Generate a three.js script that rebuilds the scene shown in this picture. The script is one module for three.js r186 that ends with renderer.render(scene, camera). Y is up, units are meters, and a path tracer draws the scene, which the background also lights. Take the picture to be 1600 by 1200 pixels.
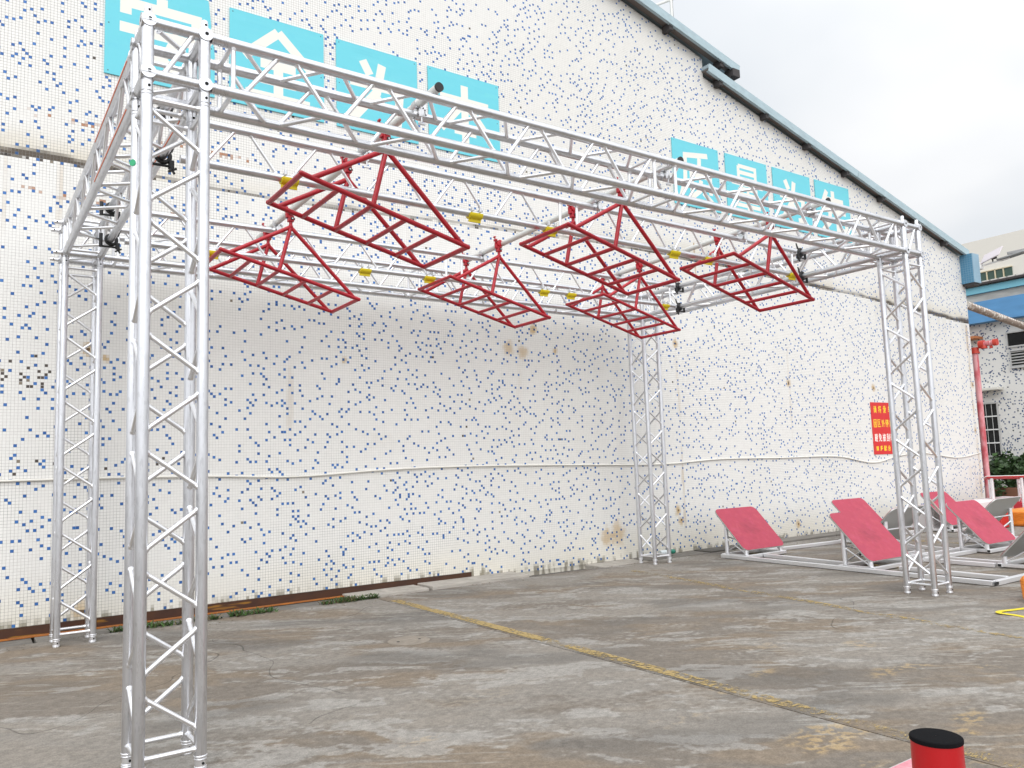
import * as THREE from 'three';
import { mergeGeometries } from 'three/addons/utils/BufferGeometryUtils.js';
import { RoundedBoxGeometry } from 'three/addons/geometries/RoundedBoxGeometry.js';

// ---------------------------------------------------------------- camera, sky, sun, exposure
const scene = new THREE.Scene();
const camera = new THREE.PerspectiveCamera(2 * Math.atan(600 / 1237.14) * 180 / Math.PI, 4 / 3, 0.05, 400);
camera.rotation.order = 'YXZ';
camera.position.set(-0.6223, 1.2138, 3.6105);
camera.rotation.set(0.103837, -0.609149, -0.034919);
const renderer = new THREE.WebGLRenderer({ antialias: true });
renderer.toneMapping = THREE.LinearToneMapping;
renderer.toneMappingExposure = 0.95;
renderer.shadowMap.enabled = true;
const SUN = new THREE.Vector3(-0.34, 0.72, 0.6).normalize();
const SUN_POWER = 0.8, ZENITH = 0.93;

// ---------------------------------------------------------------- noise
function rng(seed) { let a = seed >>> 0; return () => { a = (a + 0x6D2B79F5) | 0; let t = Math.imul(a ^ (a >>> 15), 1 | a); t = (t + Math.imul(t ^ (t >>> 7), 61 | t)) ^ t; return ((t ^ (t >>> 14)) >>> 0) / 4294967296; }; }
function hash(x, y, s) { let h = Math.imul(x, 374761393) + Math.imul(y, 668265263) + Math.imul(s, 974634777); h = Math.imul(h ^ (h >>> 13), 1274126177); return ((h ^ (h >>> 16)) >>> 0) / 4294967296; }
function noise(x, y, s = 0) {
  const xi = Math.floor(x), yi = Math.floor(y); let u = x - xi, v = y - yi;
  u = u * u * (3 - 2 * u); v = v * v * (3 - 2 * v);
  const a = hash(xi, yi, s), b = hash(xi + 1, yi, s), c = hash(xi, yi + 1, s), d = hash(xi + 1, yi + 1, s);
  return a + (b - a) * u + (c - a) * v + (a - b - c + d) * u * v;
}
function fbm(x, y, s = 0, o = 4) { let f = 0, a = 0.5, n = 0; for (let i = 0; i < o; i++) { f += a * noise(x, y, s + i); n += a; a *= 0.5; x *= 2.03; y *= 2.03; } return f / n; }
const clamp = (v, a = 0, b = 1) => Math.max(a, Math.min(b, v));
const smooth = (a, b, v) => { const t = clamp((v - a) / (b - a)); return t * t * (3 - 2 * t); };
const mix = (a, b, t) => a + (b - a) * t;
function lerpTable(t, x) { if (x <= t[0][0]) return t[0][1]; for (let i = 1; i < t.length; i++) if (x <= t[i][0]) return mix(t[i - 1][1], t[i][1], (x - t[i - 1][0]) / (t[i][0] - t[i - 1][0])); return t[t.length - 1][1]; }

{ // overcast sky: brighter to the zenith, soft cloud sheets
  const w = 1024, h = 512, data = new Float32Array(w * h * 4);
  for (let j = 0; j < h; j++) for (let i = 0; i < w; i++) {
    const el = ((j + 0.5) / h - 0.5) * Math.PI, az = ((i + 0.5) / w - 0.5) * 2 * Math.PI;
    const dx = Math.cos(el) * Math.cos(az), dz = Math.cos(el) * Math.sin(az), dy = Math.sin(el);
    let L, tint = 0;
    if (dy > 0) {
      const k = 1 / (dy + 0.25);
      const c = fbm(dx * k * 2.1 + 7, dz * k * 2.1 + 3, 11, 5);
      L = ZENITH * (1 + 0.15 * dy) / 1.15 * (0.84 + 0.34 * c);
      tint = clamp((0.56 - c) * 2.6);
      const ang = Math.acos(clamp(dx * SUN.x + dy * SUN.y + dz * SUN.z, -1, 1));
      L *= 1 + 1.95 * Math.exp(-ang * ang / 1.5); // the thin cloud glows round the sun
    } else L = 0.3;
    const o = (j * w + i) * 4;
    data[o] = L * (0.975 - 0.07 * tint); data[o + 1] = L * (0.99 - 0.035 * tint); data[o + 2] = L * 1.012; data[o + 3] = 1;
  }
  const t = new THREE.DataTexture(data, w, h, THREE.RGBAFormat, THREE.FloatType);
  t.mapping = THREE.EquirectangularReflectionMapping; t.magFilter = THREE.LinearFilter; t.minFilter = THREE.LinearFilter; t.needsUpdate = true;
  scene.background = t; scene.environment = t;
}
const sun = new THREE.DirectionalLight(new THREE.Color(1, 0.965, 0.92), SUN_POWER);
sun.position.copy(SUN).multiplyScalar(40).add(new THREE.Vector3(6, 0, -2));
sun.target.position.set(6, 0, -2);
sun.castShadow = true; sun.shadow.radius = 60;
sun.shadow.mapSize.set(2048, 2048);
Object.assign(sun.shadow.camera, { left: -22, right: 22, top: 22, bottom: -22, near: 1, far: 120 });
scene.add(sun, sun.target);

// ---------------------------------------------------------------- helpers
const V = (x, y, z) => new THREE.Vector3(x, y, z);
const taken = {};
const numbered = (n) => { const k = taken[n] = (taken[n] ?? -1) + 1; return k ? `${n}_${String(k).padStart(3, '0')}` : n; };
const origin = new Map();
function thing(name, label, category, base, group, kind) {
  const g = new THREE.Group(); g.name = numbered(name); g.position.copy(base);
  if (kind) g.userData.kind = kind; else g.userData = { label, category };
  if (label && kind) g.userData.label = label;
  if (group) g.userData.group = group;
  origin.set(g, base.clone()); scene.add(g); return g;
}
function top(o) { while (o.parent && o.parent !== scene) o = o.parent; return o; }
function join(geoms) {
  if (!Array.isArray(geoms)) return geoms;
  if (geoms.length === 1) return geoms[0];
  const mixed = geoms.some((g) => !g.index) && geoms.some((g) => g.index);
  return mergeGeometries(mixed ? geoms.map((g) => (g.index ? g.toNonIndexed() : g)) : geoms);
}
function part(parent, name, geoms, mat, kind) {
  const g = join(geoms), o = origin.get(top(parent));
  if (o) g.translate(-o.x, -o.y, -o.z);
  const m = new THREE.Mesh(g, mat); m.name = name; m.castShadow = m.receiveShadow = true;
  if (kind) m.userData.kind = kind;
  parent.add(m); return m;
}
function parts(parent, name, list, mat) { for (const g of list) part(parent, name, g, mat); }
function sub(parent, name) { const g = new THREE.Group(); g.name = name; parent.add(g); return g; }
function dup(src, label, group) {
  const c = src.clone(); c.name = numbered(src.name.replace(/_\d+$/, '')); c.userData = { ...src.userData, label }; if (group) c.userData.group = group;
  scene.add(c); return c;
}
const UP = V(0, 1, 0);
function tube(a, b, r, seg = 12, r2 = r) {
  const d = b.clone().sub(a), l = d.length(), g = new THREE.CylinderGeometry(r2, r, l, seg, 1);
  g.applyQuaternion(new THREE.Quaternion().setFromUnitVectors(UP, d.normalize()));
  const m = a.clone().add(b).multiplyScalar(0.5); return g.translate(m.x, m.y, m.z);
}
function box(cx, cy, cz, w, h, d, r = 0) { return (r ? new RoundedBoxGeometry(w, h, d, 2, r) : new THREE.BoxGeometry(w, h, d)).translate(cx, cy, cz); }
function beam(a, b, w, h) { // box-section bar from a to b
  const d = b.clone().sub(a), l = d.length(), g = new RoundedBoxGeometry(w, h, l, 1, Math.min(w, h) * 0.12);
  const z = d.clone().normalize(), x = UP.clone().cross(z).normalize(), y = z.clone().cross(x);
  g.applyMatrix4(new THREE.Matrix4().makeBasis(x, y, z)); const m = a.clone().add(b).multiplyScalar(0.5); return g.translate(m.x, m.y, m.z);
}
function ring(p, axis, r, t, seg = 16) {
  const g = new THREE.TorusGeometry(r, t, 6, seg);
  g.applyQuaternion(new THREE.Quaternion().setFromUnitVectors(V(0, 0, 1), axis.clone().normalize())); return g.translate(p.x, p.y, p.z);
}
const lin = (r, g, b) => new THREE.Color().setRGB(r, g, b);
function std(color, roughness, metalness = 0, extra = {}) { return new THREE.MeshStandardMaterial({ color, roughness, metalness, ...extra }); }
function dataTexture(w, h, f, srgb, repeat) { // f(u, v) -> [r, g, b] 0..1 linear when srgb is false
  const d = new Uint8Array(w * h * 4);
  for (let j = 0; j < h; j++) for (let i = 0; i < w; i++) {
    const c = f((i + 0.5) / w, (j + 0.5) / h), o = (j * w + i) * 4;
    for (let k = 0; k < 3; k++) d[o + k] = 255 * clamp(srgb ? (c[k] <= 0.0031308 ? 12.92 * c[k] : 1.055 * Math.pow(c[k], 1 / 2.4) - 0.055) : c[k]);
    d[o + 3] = 255;
  }
  const t = new THREE.DataTexture(d, w, h); t.magFilter = THREE.LinearFilter; t.minFilter = THREE.LinearMipmapLinearFilter; t.generateMipmaps = true;
  if (srgb) t.colorSpace = THREE.SRGBColorSpace;
  if (repeat) t.wrapS = t.wrapT = THREE.RepeatWrapping;
  t.needsUpdate = true; return t;
}

// ---------------------------------------------------------------- materials
const aluRough = dataTexture(256, 256, (u, v) => { const n = 0.62 + 0.3 * fbm(u * 24, v * 6, 3, 4); return [n, n, n]; }, false, true);
const aluTone = dataTexture(128, 1024, (u, v) => { const n = 0.9 + 0.1 * smooth(0.35, 0.6, fbm(u * 7, v * 26, 21, 5)) - 0.1 * smooth(0.62, 0.74, fbm(u * 16, v * 90, 27, 3)); return [n, n * 0.998, n * 0.995]; }, true);
const redTone = dataTexture(64, 512, (u, v) => { const n = 0.82 + 0.18 * smooth(0.3, 0.6, fbm(u * 5, v * 24, 31, 4)); return [n, n, n]; }, true);
const M = {
  alu: std(lin(0.68, 0.685, 0.71), 0.4, 0.98, { roughnessMap: aluRough, map: aluTone }),
  aluBrace: std(lin(0.82, 0.82, 0.835), 0.34, 0.95),
  spigot: std(lin(0.82, 0.82, 0.84), 0.3, 0.9),
  steel: std(lin(0.62, 0.62, 0.63), 0.3, 0.9),
  pipe: std(lin(0.66, 0.66, 0.63), 0.45, 0.25),
  black: std(lin(0.012, 0.012, 0.013), 0.5, 0.1),
  hole: std(lin(0.01, 0.01, 0.01), 0.9),
  red: std(lin(0.43, 0.0065, 0.018), 0.38, 0.0, { map: redTone }),
  yellow: std(lin(0.75, 0.6, 0.012), 0.5),
  orange: std(lin(0.82, 0.26, 0.03), 0.55),
  tape: std(lin(0.75, 0.22, 0.12), 0.6),
  green: std(lin(0.03, 0.4, 0.18), 0.5),
  white: std(lin(0.78, 0.78, 0.77), 0.5),
  concreteDark: std(lin(0.13, 0.12, 0.105), 0.95),
};

// ================================================================ GROUND
const groundTex = (x0, z0, seed) => dataTexture(2048, 2048, (u, v) => {
  const x = x0 + u * 8.2, z = z0 + (1 - v) * 8.2;
  const al = 0.82 * x + 0.57 * z, ac = -0.57 * x + 0.82 * z, wx = al * 0.62 + 0.3 * fbm(x * 1.6, z * 1.7, seed + 20, 3), wz = ac * 1.25 + 0.3 * fbm(x * 1.5 + 9, z * 1.6, seed + 30, 3);
  const a = fbm(wx * 1.7, wz * 1.9, seed, 7), b = fbm(wx * 4.6 + 40, wz * 5.2, seed + 7, 6), d = fbm(wx * 11 + 3, wz * 13, seed + 13, 4), big = fbm(x * 0.4, z * 0.45, seed + 50, 3);
  const scuff = smooth(0.6, 0.75, fbm(al * 4, ac * 34, seed + 70, 4)) * smooth(0.45, 0.65, fbm(x * 1.1, z * 1.1, seed + 75, 3)), fine = fbm(x * 34, z * 44, seed + 60, 3), grain = hash((u * 2048) | 0, (v * 2048) | 0, seed + 1);
  const light = smooth(0.45, 0.6, a + 0.16 * (b - 0.5) + 0.1 * (fine - 0.5) + 0.12 * (big - 0.5)), flake = smooth(0.555, 0.625, 0.6 * b + 0.4 * d + 0.12 * (fine - 0.5) + 0.1 * (a - 0.5));
  const dark = smooth(0.55, 0.74, fbm(wx * 1.5 + 80, wz * 2.1 + 11, seed + 90, 5) + 0.12 * (fine - 0.5)), tan = smooth(0.44, 0.62, fbm(wx * 3.1 + 15, wz * 4 + 60, seed + 95, 5));
  let c = [mix(0.17, 0.19, tan), mix(0.148, 0.154, tan), mix(0.126, 0.118, tan)];
  c = [mix(c[0], 0.235, light * 0.75), mix(c[1], 0.219, light * 0.75), mix(c[2], 0.2, light * 0.75)];
  c = [mix(c[0], 0.31, flake * 0.62), mix(c[1], 0.3, flake * 0.62), mix(c[2], 0.287, flake * 0.62)];
  c = [mix(c[0], 0.1, dark * 0.5), mix(c[1], 0.094, dark * 0.5), mix(c[2], 0.088, dark * 0.5)];
  c = c.map((q, i) => mix(q, [0.33, 0.32, 0.3][i], scuff * 0.55));
  // hairline cracks and scattered specks
  const cr = Math.abs(fbm(x * 0.5 + 5, z * 0.5, seed + 120, 4) - 0.5); const crack = cr < 0.0012 && noise(x * 1.2, z * 1.2, seed + 130) > 0.55 ? 0.5 : 1;
  // old yellow paint flecks
  const yp = smooth(0.66, 0.78, fbm(x * 1.9 + 31, z * 2.6 + 17, seed + 140, 4)) * smooth(0.42, 0.62, fine) * 0.5 * smooth(0.5, 2.2, z + 1.2);
  c = [mix(c[0], 0.4, yp), mix(c[1], 0.28, yp), mix(c[2], 0.12, yp)];
  const k = (0.74 + 0.52 * fine) * (0.78 + 0.44 * grain) * crack * (0.94 + 0.12 * big);
  return [c[0] * k, c[1] * k * 0.98, c[2] * k * 0.94];
}, true);
const groundBump = dataTexture(1024, 1024, (u, v) => { const n = 0.6 * fbm(u * 60, v * 60, 5, 4) + 0.4 * fbm(u * 9, v * 9, 6, 3); return [n, n, n]; }, false, true);
const gA = groundTex(-5.5, -3.8, 201), gB = groundTex(2.7, -3.8, 303);
const slabMat = (map) => std(0xffffff, 0.9, 0, { map, bumpMap: groundBump, bumpScale: 0.012 });
const mSlabA = slabMat(gA), mSlabB = slabMat(gB);
const ground = thing('ground', null, null, V(0, 0, 0), null, 'structure');
part(ground, 'earth', new THREE.PlaneGeometry(300, 300).rotateX(-Math.PI / 2).translate(20, -0.05, 0), std(lin(0.16, 0.145, 0.125), 0.95));
function slab(x0, x1, z0, z1, mat, flip) {
  const g = new THREE.BoxGeometry(x1 - x0, 0.12, z1 - z0).translate((x0 + x1) / 2, -0.06, (z0 + z1) / 2), uv = g.attributes.uv, p = g.attributes.position;
  for (let i = 0; i < uv.count; i++) { let u = (p.getX(i) - x0) / 8.2, v = 1 - (p.getZ(i) - z0) / 8.2; uv.setXY(i, flip ? 1 - u : u, v); }
  return part(ground, 'slab', g, mat);
}
slab(-5.5, 2.694, -3.6, 4.6, mSlabA); slab(2.706, 10.9, -3.6, 4.6, mSlabB); slab(10.906, 19.1, -3.6, 4.6, mSlabA, true);
slab(19.106, 27, -3.6, 4.6, mSlabB, true); slab(15.9, 24, -11.8, -3.606, mSlabA, true);
{ // drain covers and broken kerb slabs along the wall
  const r = rng(77);
  const cm = (k, t = 1) => { const map = dataTexture(256, 128, (u, v) => { const n = (0.7 + 0.6 * fbm(u * 14, v * 8, 400 + k, 5)) * (0.9 + 0.2 * hash((u * 256) | 0, (v * 128) | 0, k)); return [0.19 * n * t, 0.175 * n * t, 0.155 * n * t]; }, true); return std(0xffffff, 0.95, 0, { map }); };
  const greys = [cm(1, 0.85), cm(2, 1)], pale = cm(3, 2.0), dim = cm(4, 0.55);
  let x = -3.2;
  const spans = [];
  while (x < 2.2) { const l = 0.75 + r() * 0.45; spans.push([x, Math.min(x + l, 2.45), -0.012 + 0.008 * r(), greys[r() < 0.5 ? 0 : 1]]); x += l + 0.012; }
  spans.push([2.5, 3.3, 0.022, pale], [3.33, 4.55, 0.03, pale], [4.7, 5.6, -0.045, dim], [5.62, 6.35, 0.0, pale], [6.4, 7.5, 0.0, greys[0]], [7.52, 8.6, 0.012, dim], [8.62, 10.3, 0.02, greys[1]], [10.32, 12.4, 0.02, greys[0]], [12.42, 15.7, 0.02, greys[1]]);
  for (const [a, b, y, m] of spans) {
    const g = box((a + b) / 2, y - 0.03, -3.765 + (r() - 0.5) * 0.02, b - a - 0.01, 0.07, 0.3 + (m === pale ? 0.05 : 0), 0.006);
    g.translate(-(a + b) / 2, 0, 3.765).rotateY((r() - 0.5) * 0.02).rotateZ((r() - 0.5) * 0.012).translate((a + b) / 2, 0, -3.765); part(ground, 'drain_cover', g, m);
  }
}
function lineMat(seed, cover) { // worn paint
  const t = dataTexture(64, 1024, (u, v) => { const e = smooth(0, 0.12, u) * smooth(0, 0.12, 1 - u); const n = fbm(u * 5, v * 260, seed, 4), b = fbm(u * 1.2, v * 14, seed + 3, 3); const a = 0.92 * smooth(0.42, 0.66, n * 0.6 + b * 0.4 + cover) * (e > 0.35 ? 1 : smooth(0.3, 0.6, n + e)); return [a, a, a]; }, false);
  return std(lin(0.38, 0.275, 0.11), 0.85, 0, { alphaMap: t, transparent: true });
}
function yellowLine(x0, z0, x1, z1, w, seed, cover) {
  const l = Math.hypot(x1 - x0, z1 - z0), g = new THREE.PlaneGeometry(w, l).rotateX(-Math.PI / 2).rotateY(Math.atan2(x1 - x0, z1 - z0)).translate((x0 + x1) / 2, 0.004, (z0 + z1) / 2);
  const m = new THREE.Mesh(g, lineMat(seed, cover)); m.name = numbered('yellow_line'); m.userData.kind = 'structure'; m.receiveShadow = true; scene.add(m);
}
yellowLine(2.772, -3.3, 2.766, 1.05, 0.098, 501, 0.075); yellowLine(2.764, 1.06, 2.76, 2.3, 0.09, 507, -0.045); yellowLine(5.62, -3.1, 4.98, 1.3, 0.1, 502, -0.005); yellowLine(7.75, -3.2, 7.45, 1.5, 0.11, 503, 0.02);
yellowLine(10.3, -3.2, 10.1, 1.5, 0.11, 504, 0.0);

// ================================================================ FACTORY BUILDING
const ZW = -3.93;
const roofLow = (x) => 6.62 - 0.2516 * (x - 9.42), roofHigh = (x) => 7.49 - 0.25 * (x - 7.11);
const wallTop = (x) => (x < 8.3 ? roofHigh(x) : roofLow(x));
const X0 = -3.2, X1 = 15.75;
const crackY = (x) => lerpTable([[-3, 3.95], [0, 3.95], [2, 3.93], [4, 4.0], [6.5, 4.08], [9, 4.02], [12, 3.92], [15.7, 3.74]], x) + 0.03 * (fbm(x * 2.2, 3, 600, 3) - 0.5);
const spots = [[4.98, 2.84, 0.055], [2.56, 2.35, 0.035], [9.84, 2.35, 0.06], [9.84, 0.19, 0.055], [6.17, 0.33, 0.13], [6.0, 0.3, 0.1], [4.61, 2.59, 0.08], [4.8, 2.55, 0.08], [5.3, 2.6, 0.04], [0.25, 2.34, 0.055], [0.38, 2.26, 0.03], [12.17, 2.33, 0.055], [0.23, 0.15, 0.07], [7.4, 2.82, 0.05], [7.27, 0.55, 0.06], [7.32, 0.42, 0.05], [15.66, 2.5, 0.06], [15.6, 1.6, 0.05]];
const streaks = [[2.0, 1.5, 2.95, 0.03, 0.35], [7.4, 0.2, 3.0, 0.02, 0.6], [4.7, 1.6, 2.6, 0.06, 0.16], [9.86, 1.3, 2.9, 0.02, 0.3], [15.62, 0.2, 3.7, 0.04, 0.7], [0.0, 3.2, 3.95, 0.02, 0.35], [0.17, 3.3, 3.9, 0.02, 0.25], [-0.4, 3.2, 3.95, 0.02, 0.3], [15.4, 0.1, 1.0, 0.15, 0.3], [7.9, 3.6, 4.3, 0.012, 0.9], [3.0, 1.3, 1.6, 0.2, 0.1]];
function stain(x, y) { // multiplier of the tile colour, chance that a tile has fallen
  let m = [1, 1, 1], gone = 0;
  const tint = (c, k) => { for (let i = 0; i < 3; i++) m[i] *= mix(1, c[i], clamp(k)); };
  tint([0.95, 0.945, 0.93], 0.7 * smooth(0.4, 0.75, fbm(x * 0.6, y * 0.5, 610, 4)));
  tint([0.96, 0.92, 0.82], smooth(0.55, 0.0, y) * (0.4 + 0.6 * fbm(x * 2, y * 5, 611, 3)));
  const cy = crackY(x), d = y - cy; let amp = (0.2 + 0.8 * smooth(0.38, 0.6, fbm(x * 0.85 + 3, 1, 612, 3))) ; amp = Math.max(amp, 0.45); if (x < 1) amp = mix(1.2, amp, smooth(0.2, 1, x)); amp = mix(amp, 1, smooth(12.2, 13.2, x));
  if (d > -0.02 && d < 0.5) tint([0.8, 0.74, 0.62], 0.85 * amp * smooth(0.32, 0.0, d) * (0.3 + 0.9 * fbm(x * 4, y * 6, 613, 3)));
  if (d < 0.02 && d > -0.9) tint([0.84, 0.82, 0.78], 0.5 * amp * smooth(-0.8, 0, d) * smooth(0.5, 0.75, fbm(x * 9, y * 0.8, 614, 3)));
  const wd = 0.03 + 0.05 * smooth(0.35, 0.7, fbm(x * 1.6, 2, 615, 4)) + (x < 0.5 ? 0.03 : 0) + 0.05 * smooth(12, 13.4, x), dd = d + 0.02 * (fbm(x * 6, 9, 625, 3) - 0.5);
  let mort = 1;
  if (dd > -0.014 && dd < wd) { const k = smooth(wd, 0, dd) * (0.35 + 0.9 * fbm(x * 9, y * 14, 616, 3)) * amp; tint([0.13, 0.105, 0.085], 1.7 * k); mort = 0; }
  if (Math.abs(dd + 0.012) < 0.007 + 0.012 * noise(x * 8, 4, 626)) { const q = 0.9 * smooth(0.3, 0.55, fbm(x * 5, 3, 627, 3)); tint([0.25, 0.24, 0.23], q * amp); gone = Math.max(gone, 0.25 * amp); }
  for (const yy of [4.33, 3.66]) { const e = Math.abs(y - yy - 0.03 * (fbm(x * 2, yy, 617, 3) - 0.5) + 0.04 * x); if (x < 1.6 && e < 0.035) tint([0.52, 0.26, 0.15], 1.0 * smooth(0.68, 0.8, hash(Math.floor(x / 0.0127), Math.floor(y / 0.0127), 618) * 0.6 + 0.4 * fbm(x * 3, 5, 628, 2) + 0.08) * smooth(0.035, 0.008, e)); }
  for (const [sx, sy, sr] of spots) { const q = Math.hypot((x - sx), (y - sy) * 0.8) / sr; if (q < 1.4) { tint([0.74, 0.56, 0.34], (sr > 0.065 ? 0.75 : 1) * smooth(1.3, 0.3, q + 0.9 * (fbm(x * 22, y * 22, 619, 3) - 0.5))); if (sr < 0.075 && q < 0.24) tint([0.22, 0.17, 0.13], 1); } }
  for (const [sx, ya, yb, sw, k] of streaks) if (y > ya && y < yb) { const q = Math.abs(x - sx - 0.02 * (noise(y * 3, sx, 620) - 0.5)) / sw; if (q < 2) tint([0.62, 0.46, 0.28], k * smooth(1.8, 0.2, q) * smooth(0.25, 0.7, fbm(x * 9, y * 2.4, 621, 3)) * smooth(ya, ya + 0.3, y)); }
  if (y < 0.14 && x > 4.2) tint([0.36, 0.345, 0.31], 0.9 * smooth(0.06, 0.01, y - 0.06 * fbm(x * 12, 1, 622, 3)) * smooth(0.46, 0.66, fbm(x * 24, y * 5, 623, 3)));
  if (y < 0.16 && x <= 4.2) tint([0.4, 0.38, 0.33], smooth(0.17, 0.08, y) * smooth(0.5, 0.66, fbm(x * 30, y * 5, 624, 3)));
  const px = (x + 0.14) / 0.26, py = (y - 2.12) / 0.14; if (px * px + py * py < 1) gone = Math.max(gone, 0.13 * (1 - 0.6 * px));
  if (Math.abs(y - 1.34) < 0.06 && x < 1) gone = Math.max(gone, 0.02);
  gone = Math.max(gone, 0.0006);
  return [m, gone, mort];
}
const factory = thing('factory_building', 'large factory building with white and blue mosaic gable wall and sloped roof edge', 'building', V(6, 0, -8));
const wall = (() => {
  const s = new THREE.Shape([[X0, -0.15], [X1, -0.15], [X1, roofLow(X1)], [8.3, roofLow(8.3)], [8.3, roofHigh(8.3)], [X0, roofHigh(X0)]].map(([x, y]) => new THREE.Vector2(x, y)));
  const g = new THREE.ExtrudeGeometry(s, { depth: 9, bevelEnabled: false }).translate(0, 0, ZW - 0.003 - 9), uv = g.attributes.uv, p = g.attributes.position;
  for (let i = 0; i < uv.count; i++) uv.setXY(i, (p.getX(i) - X0) / (X1 - X0), (p.getY(i) + 0.15) / 8);
  const map = dataTexture(2048, 1024, (u, v) => {
    const x = X0 + u * (X1 - X0), y = v * 8 - 0.15, st = stain(x, y), m = st[2] ? st[0] : [1, 1, 1];
    const dirt = smooth(0.5, 0.68, fbm(x * 0.9, y * 0.9, 630, 4) + 0.12 * (fbm(x * 7, y * 7, 631, 2) - 0.5));
    const sheet = Math.min(Math.abs((x / 0.3) % 1), Math.abs((y / 0.3) % 1)) < 0.05 ? 0.86 : 1;
    const b = mix(0.64, 0.3, dirt) * sheet;
    return [b * m[0], b * 0.975 * m[1], b * 0.93 * m[2]];
  }, true);
  return part(factory, 'wall', g, std(0xffffff, 0.9, 0, { map }));
})();
{ // every mosaic chip is its own small face standing proud of the grout
  const P = 0.0254, S = 0.0236, cols = Math.floor((X1 - X0) / P), pos = [], col = [], idx = [], r = rng(9001), blue = new Map();
  for (let j = -3; ; j++) {
    const y = 0.085 + (j + 0.5) * P; if (y > 10.1) break;
    for (let i = 0; i < cols; i++) {
      const x = X0 + (i + 0.5) * P; if (y > wallTop(x) - 0.02 || (j < 0 && x < 4.02)) continue;
      if (y > 7.9) continue;
      const [m, gone] = stain(x, y);
      const key = i * 4096 + j + 8, near = blue.has(key - 4096) || blue.has(key - 1), close = near || blue.has(key - 4097) || blue.has(key - 4095) || blue.has(key - 2) || blue.has(key - 8192) || blue.has(key - 4098) || blue.has(key - 4094);
      let isBlue = r() < (near ? 0.006 : close ? 0.042 : 0.092);
      const q = r(), q2 = r();
      if (isBlue) blue.set(key, 1);
      let c, z = ZW, s = S / 2;
      if (gone > 0.0005 && q < gone) { c = [0.07, 0.055, 0.045]; z = ZW - 0.0022; s = S * 0.46; if (q2 < 0.3) c = [0.24, 0.2, 0.15]; }
      else if (isBlue) { const t = q2; c = [mix(0.02, 0.05, t), mix(0.105, 0.185, t), mix(0.34, 0.5, t)]; }
      else { const t = 0.815 + 0.03 * (q2 - 0.5); c = [t, t * 0.984, t * 0.942]; }
      const a = c.map((v, k) => (c[0] < 0.3 && c[2] < 0.3 ? v : v * (isBlue ? mix(1, m[k], 0.6) : m[k])));
      const b = pos.length / 3;
      pos.push(x - s, y - s, z, x + s, y - s, z, x + s, y + s, z, x - s, y + s, z);
      for (let k = 0; k < 4; k++) col.push(a[0], a[1], a[2]);
      idx.push(b, b + 1, b + 2, b, b + 2, b + 3);
    }
  }
  const g = new THREE.BufferGeometry();
  g.setAttribute('position', new THREE.Float32BufferAttribute(pos, 3)); g.setAttribute('color', new THREE.Float32BufferAttribute(col, 3)); g.setIndex(idx); g.computeVertexNormals();
  part(wall, 'mosaic_tile', g, std(0xffffff, 0.42, 0, { vertexColors: true }), 'stuff');
}
const roofBlue = std(lin(0.42, 0.54, 0.585), 0.55, 0.1, { map: dataTexture(512, 64, (u, v) => { const n = 0.86 + 0.26 * fbm(u * 40, v * 3, 640, 4); return [n, n, n].map((c) => Math.min(1, c * 0.9)); }, true) });
const soffitMat = std(lin(0.2, 0.175, 0.16), 0.9), purlinMat = std(lin(0.05, 0.045, 0.045), 0.8);
function roofRun(f, xa, xb, e) {
  const ang = Math.atan2(f(xb) - f(xa), xb - xa), l = Math.hypot(xb - xa, f(xb) - f(xa)), cx = (xa + xb) / 2, cy = (f(xa) + f(xb)) / 2;
  part(factory, 'roof', box(0, 0, 0, l, 0.06, 9.2 + e).rotateZ(ang).translate(cx, cy + 0.1, ZW + e / 2 - 4.6), std(lin(0.34, 0.42, 0.46), 0.6, 0.2));
  part(factory, 'soffit', box(0, 0, 0, l - 0.02, 0.015, e - 0.02).rotateZ(ang).translate(cx, cy + 0.06, ZW + e / 2 - 0.004), soffitMat);
  const n = Math.round(l / 3.1), dl = l / n;
  for (let i = 0; i < n; i++) {
    const t = (i + 0.5) / n, x = mix(xa, xb, t), y = mix(f(xa), f(xb), t);
    part(factory, 'fascia', [box(0, 0, 0, dl - 0.008, 0.125, 0.012), box(0, -0.062, -0.018, dl - 0.008, 0.008, 0.04)].map((g) => g.rotateZ(ang).translate(x, y + 0.075, ZW + e)), roofBlue);
  }
  for (let x = Math.max(xa, 3) + 0.28; x < xb - 0.1; x += 1.06) part(factory, 'purlin', box(x, f(x) - 0.005, ZW + e * 0.45, 0.07, 0.1, e * 0.85), purlinMat);
}
roofRun(roofHigh, X0, 8.95, 0.17); roofRun(roofLow, 8.28, 15.72, 0.14);
part(factory, 'gutter_end', box(8.86, roofHigh(8.86) - 0.02, ZW + 0.1, 0.16, 0.12, 0.16), purlinMat);
{ // rusty steel angle along the foot of the wall
  const map = dataTexture(1024, 32, (u, v) => { const n = fbm(u * 60, v * 2, 650, 4), y = 0.7 * smooth(0.66, 0.78, fbm(u * 26, v * 1.5, 651, 3)); const b = [0.045 + 0.04 * n, 0.02 + 0.014 * n, 0.014]; return [mix(b[0], 0.36, y), mix(b[1], 0.17, y), mix(b[2], 0.02, y)]; }, true);
  const map2 = dataTexture(1024, 16, (u, v) => { const n = fbm(u * 80, v * 2, 655, 4); return [0.2 + 0.4 * n, 0.07 + 0.14 * n, 0.03]; }, true);
  part(factory, 'steel_angle', box(0.4, 0.045, ZW + 0.008, 7.2, 0.075, 0.014), std(0xffffff, 0.8, 0.1, { map }));
  part(factory, 'steel_angle', box(0.4, 0.006, ZW + 0.035, 7.2, 0.008, 0.06), std(0xffffff, 0.8, 0.1, { map: map2 }));
}
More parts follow.
